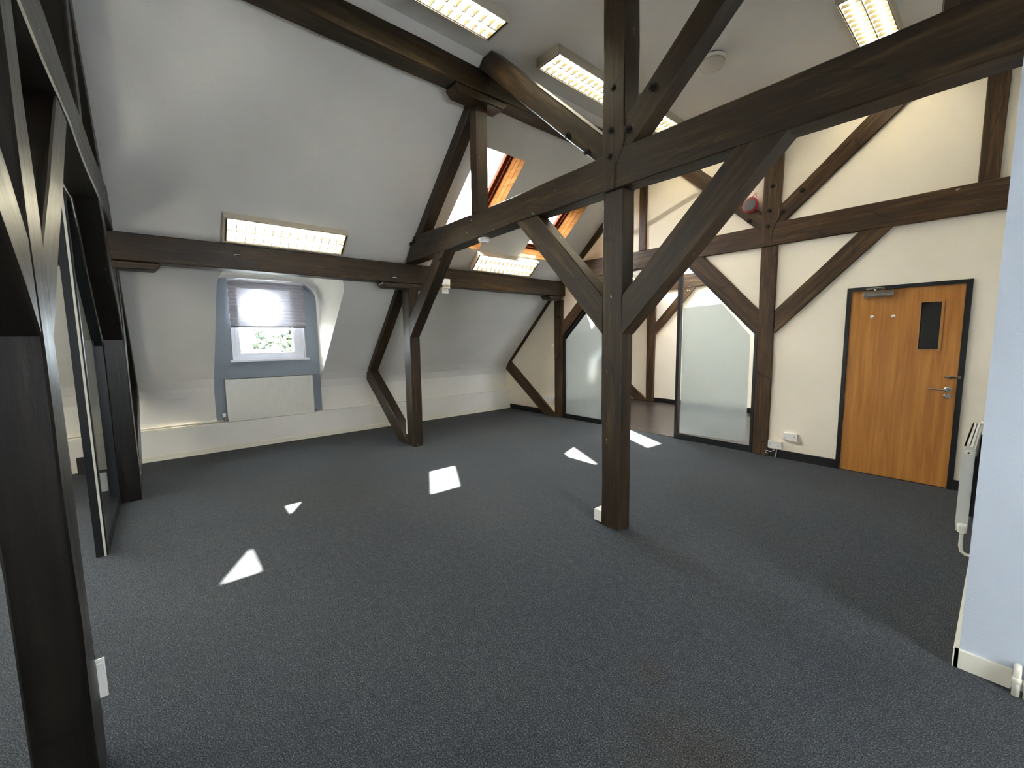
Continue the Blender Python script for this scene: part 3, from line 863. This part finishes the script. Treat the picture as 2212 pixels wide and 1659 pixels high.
# ------------------------------------------------------------------ radiators
def panel_radiator(name, loc, rz, W, H, D, label, wheel='left', low=0.0):
    """local: x along the panel, +y towards the room, z up from the foot"""
    t = empty(name, loc, rz)
    tag(t, label, 'radiator', 'panel radiators')
    bm = bmesh.new()
    N = int(W / 0.034)
    outline = []
    m = 0.03
    add_box(bm, 0, W, D - 0.012, D - 0.002, 0, H)
    for k in range(N):
        x = m + (W - 2 * m) * (k + 0.5) / N
        add_box(bm, x - 0.0085, x + 0.0085, D - 0.003, D + 0.004, 0.035, H - 0.04)
    finish('front_panel', bm, 'rad', t, 0.003)
    box('back_panel', 0, W, 0.0, 0.012, 0.0, H - 0.01, 'rad', t, 0.003)
    bm = bmesh.new()
    N2 = int(W / 0.022)
    for k in range(N2):
        x = 0.012 + (W - 0.024) * (k + 0.5) / N2
        add_box(bm, x - 0.004, x + 0.004, 0.014, D - 0.014, 0.02, H - 0.012)
    finish('convector_fins', bm, 'rad', t)
    bm = bmesh.new()
    add_box(bm, 0, W, 0.012, 0.03, H - 0.008, H); add_box(bm, 0, W, D - 0.03, D - 0.002, H - 0.008, H)
    k = 0.02
    while k < W - 0.02:
        add_box(bm, k, k + 0.006, 0.03, D - 0.03, H - 0.007, H - 0.001); k += 0.02
    finish('top_grille', bm, 'rad', t)
    for x0, x1 in ((-0.006, 0.0), (W, W + 0.006)):
        box('side_panel', x0, x1, 0.01, D, 0.03, H, 'rad', t, 0.001)
    return t
r1 = panel_radiator('radiator', (-7.125, 1.880, 0.405), math.radians(-90), 1.13, 0.60, 0.085,
                    'white panel radiator on the grey wall under the dormer window')
def valve(t, x, y, z, head=True, down=0.1):
    bm = bmesh.new()
    add_cyl(bm, (x, y, z), (x + (0.04 if x < 0 else -0.04), y, z), 0.010, n=10)
    add_lathe(bm, (x, y, z - 0.03), (0, 0, 1), [(0, 0.009), (0.005, 0.014), (0.045, 0.014), (0.05, 0.009)], 12)
    add_cyl(bm, (x, y, z - 0.03), (x, y, z - down), 0.0075, n=10)
    v = finish('valve', bm, 'chrome', t, smooth=False)
    if head:
        bm = bmesh.new()
        add_lathe(bm, (x, y, z + 0.02), (0, 0, 1), [(0, 0.012), (0.006, 0.021), (0.05, 0.022), (0.062, 0.018), (0.064, 0.004)], 16)
        finish('valve_head', bm, 'white', v)
valve(r1, 1.175, 0.04, 0.045, True, 0.045)
valve(r1, -0.035, 0.04, 0.03, False, 0.03)

r2 = panel_radiator('radiator', (-0.085, 4.02, 0.20), math.radians(90), 1.1, 0.58, 0.055,
                    'cream radiator seen edge-on along the right wall near the oak door')
# local x runs along +Y, local y towards -X
bm = bmesh.new()
add_lathe(bm, (-0.03, 0.022, 0.0), (0, 0, 1), [(0, 0.012), (0.006, 0.021), (0.05, 0.025), (0.062, 0.022), (0.064, 0.004)], 16)
finish('valve_head', bm, 'cream', r2)
bm = bmesh.new(); add_tube(bm, [(-0.03, 0.022, 0.02), (-0.03, 0.022, -0.09), (-0.03, 0.015, -0.125), (-0.03, -0.005, -0.14), (-0.03, -0.035, -0.14)], 0.010); finish('valve_pipe', bm, 'cream', r2)
bm = bmesh.new(); add_lathe(bm, (-0.018, 0.028, 0.54), (1, 0, 0), [(0, 0.012), (0.003, 0.018), (0.018, 0.018)], 14); finish('bleed_plug', bm, 'cream', r2)
bm = bmesh.new(); add_lathe(bm, (-0.020, 0.028, 0.54), (1, 0, 0), [(0, 0.005), (0.003, 0.006)], 10); finish('bleed_screw', bm, 'iron', r2)
bm = bmesh.new(); add_lathe(bm, (1.08, -0.005, 0.575), (0, 0, 1), [(0, 0.014), (0.012, 0.02), (0.028, 0.014), (0.034, 0.003)], 12); finish('end_knob', bm, 'cream', r2)
box('bracket', 0.05, 0.10, -0.040, 0.0, 0.10, 0.50, 'gap_shade', r2); box('bracket', 0.98, 1.03, -0.040, 0.0, 0.10, 0.50, 'gap_shade', r2)  # dark plates: brackets, enlarged to paint in the shade behind the radiator

# pipes
bm = bmesh.new()
add_tube(bm, [(-7.115, -3.3, 0.415), (-7.115, 0.70, 0.415)], 0.011); add_tube(bm, [(-7.145, -3.3, 0.413), (-7.145, 0.70, 0.413)], 0.009)
tag(finish('heating_pipe', bm, 'cream', smooth=True), 'white painted heating pipes lying on the pipe casing left of the radiator', 'pipe')
bm = bmesh.new()
add_box(bm, EAVE, EAVE + 0.02, 2.90, 2.935, 0.40, 0.86); add_box(bm, EAVE, EAVE + 0.012, 2.95, 2.965, 0.40, 0.86)
tag(finish('cable_trunking', bm, 'white', None, 0.002), 'narrow white cable trunking rising behind the middle side post', 'trunking')
bm = bmesh.new()
for x, r in ((0.128, 0.012), (0.160, 0.013)):
    add_tube(bm, [(x, 2.700, 0.105), (x, 2.675, 0.12), (x, 2.655, 0.10), (x, 2.652, 0.06), (x, 2.650, 0.0)], r, 10)
    add_lathe(bm, (x, 2.652, 0.055), (0, 0, 1), [(0, r), (0.004, r * 1.25), (0.02, r * 1.25), (0.024, r)], 12)
tag(finish('heating_pipe', bm, 'cream', smooth=True), 'pair of cream painted pipes at the skirting in the bottom right corner', 'pipe')

# ------------------------------------------------------------------ oak door
def oak_door():
    d = empty('door_1', (-0.72, ty(5.865, -0.72), 0), math.atan(SHEAR))
    tag(d, 'closed oak veneer door in a black frame with a dark vision panel', 'door', kind='structure')
    ox = -0.72
    x0, x1, zt = -1.180 - ox, -0.246 - ox, 2.018
    bm = bmesh.new()
    add_prism(bm, [(x0, 0), (x0 + 0.036, 0), (x0 + 0.036, zt - 0.038), (x1 - 0.042, zt - 0.038), (x1 - 0.042, 0), (x1, 0), (x1, zt), (x0, zt)], -0.018, 0.09)
    finish('door_frame', bm, 'black', d, 0.003)
    lx0, lx1, lz1 = -1.143 - ox, -0.289 - ox, 1.979
    vx0, vx1, vz0, vz1 = -0.582 - ox, -0.440 - ox, 1.365, 1.825
    bm = bmesh.new()
    add_box(bm, lx0, vx0, 0.0, 0.044, 0.006, lz1); add_box(bm, vx1, lx1, 0.0, 0.044, 0.006, lz1)
    add_box(bm, vx0, vx1, 0.0, 0.044, 0.006, vz0); add_box(bm, vx0, vx1, 0.0, 0.044, vz1, lz1)
    bmesh.ops.remove_doubles(bm, verts=bm.verts, dist=0.0001)
    leaf = finish('door_leaf', bm, 'oakveneer', d)
    leaf.matrix_parent_inverse = Matrix()
    box('vision_panel_glass', vx0, vx1, 0.014, 0.022, vz0, vz1, 'darkglass', leaf)
    bm = bmesh.new()
    t = 0.020
    for a in ((vx0 - t, vx1 + t, vz0 - t, vz0), (vx0 - t, vx1 + t, vz1, vz1 + t), (vx0 - t, vx0, vz0, vz1), (vx1, vx1 + t, vz0, vz1)):
        add_box(bm, a[0], a[1], -0.008, 0.014, a[2], a[3])
    finish('vision_panel_bead', bm, 'oaktrim', leaf, 0.002)
    # lever handle and keyhole rose
    hx, hz = -0.345 - ox, 0.975
    bm = bmesh.new()
    add_lathe(bm, (hx, 0.0, hz), (0, -1, 0), [(0, 0.027), (0.006, 0.027), (0.009, 0.022)], 24)
    add_cyl(bm, (hx, -0.008, hz), (hx, -0.05, hz), 0.009, n=12)
    add_tube(bm, [(hx, -0.042, hz), (hx - 0.02, -0.05, hz), (hx - 0.06, -0.05, hz + 0.002), (hx - 0.135, -0.05, hz + 0.003)], 0.0085, 12)
    finish('lever_handle', bm, 'chrome', leaf, smooth=False)
    bm = bmesh.new()
    add_lathe(bm, (hx, 0.0, hz - 0.062), (0, -1, 0), [(0, 0.026), (0.005, 0.026), (0.008, 0.02)], 24)
    add_lathe(bm, (hx, -0.006, hz - 0.062), (0, -1, 0), [(0, 0.009), (0.008, 0.008)], 12)
    finish('lock_rose', bm, 'chrome', leaf)
    # slide bolt
    bm = bmesh.new()
    bz = 1.098
    add_box(bm, -0.375 - ox, -0.305 - ox, -0.004, 0, bz - 0.011, bz + 0.011)
    add_cyl(bm, (-0.37 - ox, -0.010, bz), (-0.272 - ox, -0.010, bz), 0.005, n=10)
    add_box(bm, -0.285 - ox, -0.264 - ox, -0.032, -0.018, bz - 0.014, bz + 0.014)
    add_cyl(bm, (-0.335 - ox, -0.012, bz), (-0.335 - ox, -0.032, bz - 0.016), 0.006, n=10)
    finish('slide_bolt', bm, 'steel', leaf)
    # closer: body, cover strip, folding arm
    bm = bmesh.new()
    c0, c1 = -1.030 - ox, -0.795 - ox
    add_box(bm, c0, c1, -0.05, 0.0, 1.905, 1.965)
    cl = finish('door_closer', bm, 'steel', leaf, 0.006)
    box('closer_cover', c0 + 0.03, c1 - 0.006, -0.056, -0.049, 1.920, 1.932, 'chrome', cl, 0.001)
    for xx in (c0 - 0.004, c1 - 0.003):
        box('closer_end_cap', xx, xx + 0.007, -0.052, 0.0, 1.903, 1.967, 'chrome', cl, 0.001)
    bm = bmesh.new()
    add_cyl(bm, (c0 + 0.09, -0.025, 1.965), (c0 + 0.09, -0.025, 1.985), 0.010, n=10)
    add_box(bm, c0 + 0.015, c0 + 0.165, -0.035, -0.02, 1.985, 1.991)
    add_box(bm, 0, 0.15, -0.008, 0.006, 0.004, 0.010, Matrix.Translation((c0 + 0.015, -0.045, 1.992)) @ Matrix.Rotation(math.radians(-3), 4, 'Z'))
    finish('closer_arm', bm, 'chrome', cl)
    for hxk in (-0.952, -0.783):
        bm = bmesh.new()
        add_lathe(bm, (hxk - ox, 0, 1.70), (0, -1, 0), [(0, 0.008), (0.012, 0.008), (0.016, 0.017), (0.026, 0.017), (0.032, 0.010)], 18)
        finish('coat_knob', bm, 'white', leaf, smooth=True)
    for hz_ in (0.25, 1.75):
        bm = bmesh.new(); add_cyl(bm, (lx0 - 0.004, -0.006, hz_ - 0.045), (lx0 - 0.004, -0.006, hz_ + 0.045), 0.006, n=8); finish('hinge', bm, 'iron', leaf)
    box('threshold', x0, x1, -0.004, 0.05, 0, 0.006, 'black', d)
oak_door()

# ------------------------------------------------------------------ glazed partitions
def partition(label, Y, frame_poly, x_off, frost_poly=None, t=0.04, fd=0.07, extra=None, kind='black', strips=()):
    """frame_poly: (x,z) outline, counter-clockwise; frame bars of width t along every edge inside"""
    p = empty('glass_partition', (x_off, ty(Y, x_off), 0), math.atan(SHEAR))
    tag(p, label, 'glass partition', 'glazed partitions')
    P = [Vector((x - x_off, z)) for x, z in frame_poly]
    n = len(P)
    widths = extra or [t] * n
    # inner polygon by offsetting every edge
    inner = []
    for k in range(n):
        a, b, c = P[k - 1], P[k], P[(k + 1) % n]
        d1 = (b - a).normalized(); d2 = (c - b).normalized()
        n1 = Vector((-d1.y, d1.x)); n2 = Vector((-d2.y, d2.x))
        w1, w2 = widths[k - 1], widths[k]
        # intersect a + n1*w1 + s*d1  and  b + n2*w2 + u*d2
        A = a + n1 * w1; B = b + n2 * w2
        den = d1.x * d2.y - d1.y * d2.x
        s = ((B.x - A.x) * d2.y - (B.y - A.y) * d2.x) / den
        inner.append(A + d1 * s)
    bm = bmesh.new()
    for k in range(n):
        q = [P[k], P[(k + 1) % n], inner[(k + 1) % n], inner[k]]
        add_prism(bm, [(v.x, v.y) for v in q], 0.0, fd)
    bmesh.ops.remove_doubles(bm, verts=bm.verts, dist=0.0002)
    finish('frame', bm, kind, p)
    bm = bmesh.new(); add_prism(bm, [(v.x, v.y) for v in inner], 0.031, 0.039)
    finish('glass', bm, 'glass', p)
    if frost_poly:
        bm = bmesh.new(); add_prism(bm, [(x - x_off, z) for x, z in frost_poly], 0.0265, 0.0305)
        finish('frosted_film', bm, 'frost', p)
    for (a, b, z, h) in strips:
        box('glazing_strip', a - x_off, b - x_off, 0.018, 0.026, z, z + h, 'white', p)
    return p
partition('frosted glass partition left of the far doorway', 5.86,
          [(-5.445, 0.0), (-4.492, 0.0), (-4.492, 2.455), (-5.445, 1.55)], -4.95,
          frost_poly=[(-5.40, 0.085), (-4.53, 0.085), (-4.53, 2.30), (-5.40, 1.48)], extra=[0.085, 0.04, 0.05, 0.04],
          strips=[])
partition('tall frosted glass partition between far doorway and timber post', 5.86,
          [(-3.165, 0.0), (-2.072, 0.0), (-2.072, 1.560), (-3.045, 2.575), (-3.165, 2.60)], -2.6,
          frost_poly=[(-3.08, 0.09), (-2.165, 0.12), (-2.165, 1.52), (-2.54, 1.95), (-3.09, 1.93)], extra=[0.085, 0.035, 0.04, 0.04, 0.045])
gp = partition('clear glass partition edge-on beside the nearest side post', -0.453,
          [(-5.375, 0.0), (-4.12, 0.0), (-4.12, 2.55), (-4.385, 2.55), (-5.375, 1.53)], -4.7, extra=[0.09, 0.04, 0.03, 0.05, 0.04], kind='black', fd=0.065)
box('metal_edge_strip', -4.12 + 4.7, -4.112 + 4.7, 0.044, 0.056, 0.0, 2.52, 'cream', gp)
box('lock_keep', -4.12 + 4.7, -4.10 + 4.7, -0.035, 0.0, 0.62, 0.74, 'iron', gp, 0.004)
tag(box('trim_2', -2.092, -2.056, -0.345, -0.262, 0.0, 1.56, 'black'), 'slim black jamb strip on the nearest timber post', 'trim', kind='structure')
tag(box('trim_3', -4.49, -3.165, ty(5.89, -3.8), ty(5.91, -3.8), 0.0, 0.008, 'steel'), 'thin metal threshold strip where carpet meets floorboards', 'trim', kind='structure')

# ------------------------------------------------------------------ ceiling lights
def louvre_light(loc, rot, label):
    """local: y along the lamp, z down away from the ceiling is -z; body 0.30 x 1.23 x 0.08"""
    t = bpy.data.objects.new('fluorescent_light', None); t.empty_display_size = 0.1
    t.matrix_world = Matrix.Translation(loc) @ rot.to_4x4()
    link(t)
    tag(t, label, 'ceiling light', 'louvred fluorescent ceiling lights')
    W, L, H = 0.15, 0.615, 0.085
    bm = bmesh.new()
    # tray: top plate and four walls, chamfered ends
    add_box(bm, -W, W, -L, L, -0.012, 0.0)
    add_box(bm, -W, -W + 0.010, -L, L, -H, -0.012); add_box(bm, W - 0.010, W, -L, L, -H, -0.012)
    add_box(bm, -W + 0.010, W - 0.010, -L, -L + 0.012, -H, -0.012); add_box(bm, -W + 0.010, W - 0.010, L - 0.012, L, -H, -0.012)
    finish('housing', bm, 'housing', t, 0.002)
    bm = bmesh.new()
    for s in (-1, 1):
        add_cyl(bm, (s * 0.068, -0.56, -0.034), (s * 0.068, 0.56, -0.034), 0.014, n=8)
        o = finish('tube', bm, 'tube', t) if s == 1 else None
        if s == -1:
            finish('tube', bm, 'tube', t); bm = bmesh.new()
    bm = bmesh.new()
    # white reflector plates beside the tubes
    for s in (-1, 1):
        for e in (-1, 1):
            cx = s * 0.068
            pts = [(cx + e * 0.012, -0.014), (cx + e * 0.062, -0.040), (cx + e * 0.066, -0.078), (cx + e * 0.064, -0.078), (cx + e * 0.060, -0.041), (cx + e * 0.012, -0.016)]
            A = [bm.verts.new((x, -0.60, z)) for x, z in pts]; B = [bm.verts.new((x, 0.60, z)) for x, z in pts]
            bm.faces.new(A); bm.faces.new(B[::-1])
            for k in range(6): bm.faces.new((A[k], B[k], B[(k + 1) % 6], A[(k + 1) % 6]))
    finish('reflector', bm, 'reflector', t)
    bm = bmesh.new()
    n = 14
    for s in (-1, 1):
        x0, x1 = (-W + 0.012, -0.003) if s < 0 else (0.003, W - 0.012)
        for k in range(n + 1):
            y = -0.585 + 1.17 * k / n
            pts = [(x0, -H + 0.004), (x1, -H + 0.004), (x1, -0.050), ((x0 + x1) / 2, -0.058), (x0, -0.050)]
            A = [bm.verts.new((x, y - 0.0025, z)) for x, z in pts]; B = [bm.verts.new((x, y + 0.0025, z)) for x, z in pts]
            bm.faces.new(A); bm.faces.new(B[::-1])
            for q in range(5): bm.faces.new((A[q], B[q], B[(q + 1) % 5], A[(q + 1) % 5]))
    add_box(bm, -0.003, 0.003, -0.60, 0.60, -H + 0.002, -0.05)
    for y in (-0.6, 0.585): add_box(bm, -W + 0.012, W - 0.012, y, y + 0.015, -H + 0.002, -0.05)
    finish('louvre', bm, 'louvre', t)
    return t
def copy_tree(o, parent=None):
    c = o.copy(); COL.objects.link(c); c.parent = parent
    for ch in list(o.children): copy_tree(ch, c)
    return c
lows_n = Vector((0.882, 0, -1)).normalized()       # into the room
Zax = -lows_n; Yax = Vector((0, 1, 0)); Xax = Yax.cross(Zax)
SLOPE_ROT = Matrix((Xax, Yax, Zax)).transposed()
def slope_pt(x, y): return Vector((x, y, 2.56 + 0.882 * (x + 5.5))) + lows_n * 0.001
src = louvre_light(slope_pt(-5.315, 1.265), SLOPE_ROT, 'louvred fluorescent light on the slope above the dormer window')
def light_copy(loc, rot, label):
    c = copy_tree(src); c.matrix_world = Matrix.Translation(loc) @ rot.to_4x4(); c['label'] = label
    return c
light_copy(slope_pt(-5.315, 4.40), SLOPE_ROT, 'louvred fluorescent light on the slope beyond the middle truss, below the roof windows')
I3 = Matrix.Identity(3)
light_copy(Vector((-3.105, 1.93, CEIL)), I3, 'louvred fluorescent light on the flat ceiling nearest the camera')
light_copy(Vector((-3.10, 3.755, CEIL)), I3, 'louvred fluorescent light on the flat ceiling just behind the raking strut')
light_copy(Vector((-3.06, 5.08, CEIL)), I3, 'louvred fluorescent light on the flat ceiling hidden behind king post and tie beam')
light_copy(Vector((-0.97, 5.08, CEIL)), I3, 'louvred fluorescent light at the top right above the tie beam')
light_copy(Vector((-0.90, 7.3, CEIL)), I3, 'unseen fluorescent light added in the room beyond the glass, right of the other')  # unseen lamp added to brighten the room beyond the glass
light_copy(slope_pt(-5.315, 7.3), SLOPE_ROT, 'louvred fluorescent light on the slope of the room beyond the glass')
light_copy(slope_pt(-5.315, -1.5), SLOPE_ROT, 'unseen fluorescent light added on the slope behind the nearest truss')  # unseen lamp added to brighten the eaves wall behind the truss
light_copy(Vector((-3.10, 7.3, CEIL)), I3, 'unseen fluorescent light added in the room beyond the glass, left of the other')  # another unseen lamp added for brightness beyond the glass
light_copy(Vector((-3.10, -1.9, CEIL)), I3, 'unseen fluorescent light added on the ceiling behind the nearest truss')  # unseen ceiling lamp added to lighten the space behind the truss

# ------------------------------------------------------------------ small fittings
bm = bmesh.new()
add_lathe(bm, (-2.12, 4.48, CEIL), (0, 0, -1), [(0.016, 0.125), (0.045, 0.125), (0.048, 0.12)], 32)
t = finish('bulkhead_light', bm, 'white'); tag(t, 'round white bulkhead fitting on the flat ceiling right of the raking strut', 'ceiling fitting')
bm = bmesh.new()
add_lathe(bm, (-2.12, 4.48, CEIL), (0, 0, -1), [(0.048, 0.118), (0.07, 0.116), (0.095, 0.10), (0.11, 0.07), (0.115, 0.02)], 32)
finish('diffuser', bm, 'opal', t, smooth=True)
bm = bmesh.new(); add_lathe(bm, (-2.12, 4.48, CEIL), (0, 0, -1), [(0, 0.112), (0.016, 0.112)], 32); finish('shadow_ring', bm, 'gap_shade', t)  # dark ring put in for the shadow above the fitting

bm = bmesh.new()
add_lathe(bm, (-3.70, 2.785, 2.58), (0, 0, -1), [(-0.02, 0.062), (0.012, 0.064), (0.02, 0.062), (0.024, 0.05), (0.04, 0.045), (0.044, 0.035)], 24)
tag(finish('smoke_detector', bm, 'white', smooth=False), 'round white smoke detector under the middle tie beam', 'smoke detector')

def twin_socket(name, X, Z, Yf, label, w=0.147, h=0.087, blank=False):
    t = empty(name, (X, ty(Yf, X), Z), math.atan(SHEAR))
    tag(t, label, 'socket', 'wall sockets')
    box('back_box', -w / 2, w / 2, -0.030, 0.0, -h / 2, h / 2, 'white', t, 0.003)
    box('face_plate', -w / 2, w / 2, -0.038, -0.030, -h / 2, h / 2, 'white', t, 0.003)
    for s in (-1, 1):
        bm = bmesh.new(); c = s * 0.045
        add_box(bm, c - 0.003, c + 0.003, -0.0395, -0.037, 0.004, 0.014)
        add_box(bm, c - 0.015, c - 0.007, -0.0395, -0.037, -0.014, -0.010); add_box(bm, c + 0.007, c + 0.015, -0.0395, -0.037, -0.014, -0.010)
        finish('pin_holes', bm, 'gap_shade', t)
        c = s * 0.012
        box('switch', c - 0.007, c + 0.007, -0.042, -0.037, 0.018, 0.034, 'white', t, 0.001)
    return t
twin_socket('double_socket', -1.635, 0.285, 5.865, 'white double socket on the wall between timber post and oak door')
twin_socket('double_socket', -1.795, 0.165, 5.845, 'white double socket low against the foot of the timber post, cable hanging')
twin_socket('double_socket', -5.775, 0.330, 5.865, 'white double socket in the far left corner left of the side post', w=0.24)
bm = bmesh.new()
yy = ty(5.83, -1.8)
add_tube(bm, [(-1.80, yy, 0.122), (-1.80, yy - 0.012, 0.09), (-1.835, yy - 0.03, 0.07), (-1.875, yy - 0.04, 0.085), (-1.885, yy - 0.04, 0.06), (-1.86, yy - 0.03, 0.04)], 0.004, 8)
add_tube(bm, [(-1.775, yy, 0.122), (-1.775, yy - 0.006, 0.06), (-1.78, yy - 0.03, 0.006)], 0.005, 8)
tag(finish('cable', bm, 'white', smooth=True), 'short white cable looping below the low socket', 'cable')

tag(box('socket_box', -2.135, -2.057, 2.70, 2.79, 0.012, 0.105, 'white', None, 0.004), 'small white socket box at the foot of the middle post', 'socket')
tag(box('socket_box', -5.630, -5.578, ty(2.69, -5.6), ty(2.80, -5.6), 0.15, 0.33, 'white', None, 0.004), 'white socket box low on the middle side post', 'socket')
sb = tag(box('socket_box', -2.070, -2.058, -0.335, -0.226, 0.235, 0.365, 'white', None, 0.004), 'white socket box seen edge-on low on the nearest post', 'socket')
box('face_plate', -2.076, -2.070, -0.340, -0.222, 0.225, 0.375, 'white', sb, 0.003)
tag(box('socket_box', -5.372, -5.335, -0.50, -0.41, 0.16, 0.33, 'white', None, 0.004), 'white socket seen through the clear partition near its foot', 'socket')

# fire alarm sounder
t = empty('alarm_sounder', (-2.205, ty(5.83, -2.2), 3.135), 0)
tag(t, 'red round fire alarm sounder with grey centre beside the far king post', 'fire alarm')
bm = bmesh.new(); add_lathe(bm, (0, 0.03, 0), (0, -1, 0), [(0, 0.06), (0.02, 0.082), (0.05, 0.092), (0.062, 0.092), (0.066, 0.082)], 28); finish('sounder_body', bm, 'red', t, smooth=False)
bm = bmesh.new(); add_lathe(bm, (0, -0.034, 0), (0, -1, 0), [(0, 0.078), (0.006, 0.077), (0.012, 0.066)], 28); finish('grille', bm, 'greyp', t)
bm = bmesh.new(); add_tube(bm, [(-0.005, 0.0, 0.07), (0.01, -0.005, 0.10), (0.035, -0.002, 0.125), (0.05, 0.0, 0.15), (0.052, 0.0, 0.12), (0.055, 0.0, 0.05)], 0.004, 8); finish('alarm_cable', bm, 'red', t)

# slatted box hung at the lower purlin beyond the middle side post
t = empty('junction_box', (-5.368, 3.32, 2.235), 0)
tag(t, 'small white slatted box fixed to the lower purlin beyond the middle side post', 'electrical box')
box('casing', 0.0, 0.045, -0.065, 0.055, 0.08, 0.155, 'white', t, 0.004)
bm = bmesh.new()
add_box(bm, -0.005, 0.03, -0.065, 0.065, 0.025, 0.036); add_box(bm, -0.005, 0.03, -0.065, 0.065, 0.070, 0.080)
for k in range(7): add_box(bm, 0.005, 0.028, -0.055 + k * 0.018, -0.047 + k * 0.018, 0.036, 0.07)
finish('grille', bm, 'cream', t)
box('lower_plate', -0.012, 0.006, -0.06, 0.045, -0.05, 0.025, 'white', t, 0.002)

# small metal brackets
def bracket(loc, label, s=1.0, rz=0.0):
    t = empty('metal_bracket', loc, rz)
    tag(t, label, 'bracket', 'small metal brackets')
    bm = bmesh.new(); add_box(bm, 0, 0.006, -0.03 * s, 0.03 * s, -0.02 * s, 0.035 * s); finish('plate', bm, 'iron', t, 0.001)
    bm = bmesh.new()
    add_box(bm, 0.006, 0.05 * s, -0.028 * s, 0.028 * s, -0.024 * s, -0.020 * s)
    finish('ledge', bm, 'chrome', t)
    bm = bmesh.new()
    add_tube(bm, [(0.01, -0.02 * s, -0.028 * s), (0.022, 0.0, -0.05 * s), (0.01, 0.02 * s, -0.028 * s)], 0.003, 6)
    finish('wire_clip', bm, 'chrome', t)
    return t
bracket((-5.383, 0.765, 2.46), 'small black and chrome bracket on the purlin above the dormer window')
bracket((-5.383, 2.52, 2.37), 'small dark bracket on the purlin beside the middle side post', 1.1)
t = bracket((-5.53, ty(5.828, -5.5), 1.90), 'small chrome hook high on the far side post', 1.0, math.radians(-90))

# ------------------------------------------------------------------ outside, through the dormer window
tag(quad_obj('ground', [(-120, -60, -8), (-9, -60, -8), (-9, 90, -8), (-120, 90, -8)], 'ground'), 'grey ground far below the window', 'ground')
def tree(x, y, zc, r, label, seed):
    t = empty('tree', (x, y, -8)); tag(t, label, 'tree', 'trees outside the dormer window')
    bm = bmesh.new(); add_cyl(bm, (0, 0, 0), (0.1, 0, zc + 8 - r * 0.4), 0.3, 0.18, 10); finish('trunk', bm, 'bark', t)
    rnd = random.Random(seed)
    bm = bmesh.new()
    for k in range(420):
        a, b = rnd.uniform(0, 2 * math.pi), math.acos(rnd.uniform(-0.7, 1))
        q = r * rnd.uniform(0.72, 1.02) * (1 + 0.18 * math.sin(3 * a + seed))
        c = Vector((q * math.sin(b) * math.cos(a), q * math.sin(b) * math.sin(a), zc + 8 + q * 0.8 * math.cos(b)))
        s = rnd.uniform(0.10, 0.24) * r * 0.6
        ret = bmesh.ops.create_icosphere(bm, subdivisions=1, radius=s, matrix=Matrix.Translation(c))
        for v in ret['verts']: v.co += Vector((rnd.uniform(-1, 1), rnd.uniform(-1, 1), rnd.uniform(-1, 1))) * s * 0.35
    finish('crown', bm, 'leaf', t)
tree(-42, 8.3, 0.5, 1.6, 'pale green leafy tree filling the right of the window view', 3)
tree(-48, 11.6, 0.9, 2.2, 'green tree at the right edge of the window view', 5)
tree(-54, 8.8, 0.6, 2.4, 'green tree behind the others in the window view', 8)
h = empty('house', (-42, 5.6, -8)); tag(h, 'pale rendered house with a light sloping roof outside the window', 'house')
box('wall', -3, 0, -2.0, 1.05, 0, 9.45, 'render', h)
bm = bmesh.new(); add_prism(bm, [(-3.2, 9.45), (0.2, 9.45), (-1.5, 10.6)], -2.2, 1.35); finish('roof', bm, 'render', h)
box('fascia', 0.01, 0.22, -2.2, 1.3, 9.38, 9.47, 'slate', h)
f_ = box('window', 0.0, 0.03, 0.1, 0.75, 8.65, 8.92, 'bluegrey', h)
h2 = empty('parapet_wall', (-37, 6.5, -8)); tag(h2, 'low red brick parapet in front of the tree outside', 'wall')
box('brickwork', -0.3, 0, -0.6, 0.85, 8.0, 8.92, 'brick', h2); box('coping', -0.35, 0.05, -0.65, 0.9, 8.92, 8.97, 'render', h2)
h3 = empty('roof_lantern', (-36, 7.15, -8)); tag(h3, 'small blue-grey roof lantern with a white pyramid cap outside', 'roof lantern')
box('base', -0.3, 0.3, -0.33, 0.33, 8.3, 8.9, 'bluegrey', h3)
bm = bmesh.new(); add_lathe(bm, (0, 0, 8.9), (0, 0, 1), [(0, 0.62), (0.5, 0.02)], 4)
finish('cap', bm, 'render', h3)
h4 = empty('flat_roof', (-30, 6.5, -8)); tag(h4, 'pale flat roof just below the window view', 'roof')
box('deck', -3, 4, -6, 8, 8.0, 8.30, 'render', h4)
box('building_wall', -3, 4, -6, 8, 0.0, 8.0, 'render', h4)
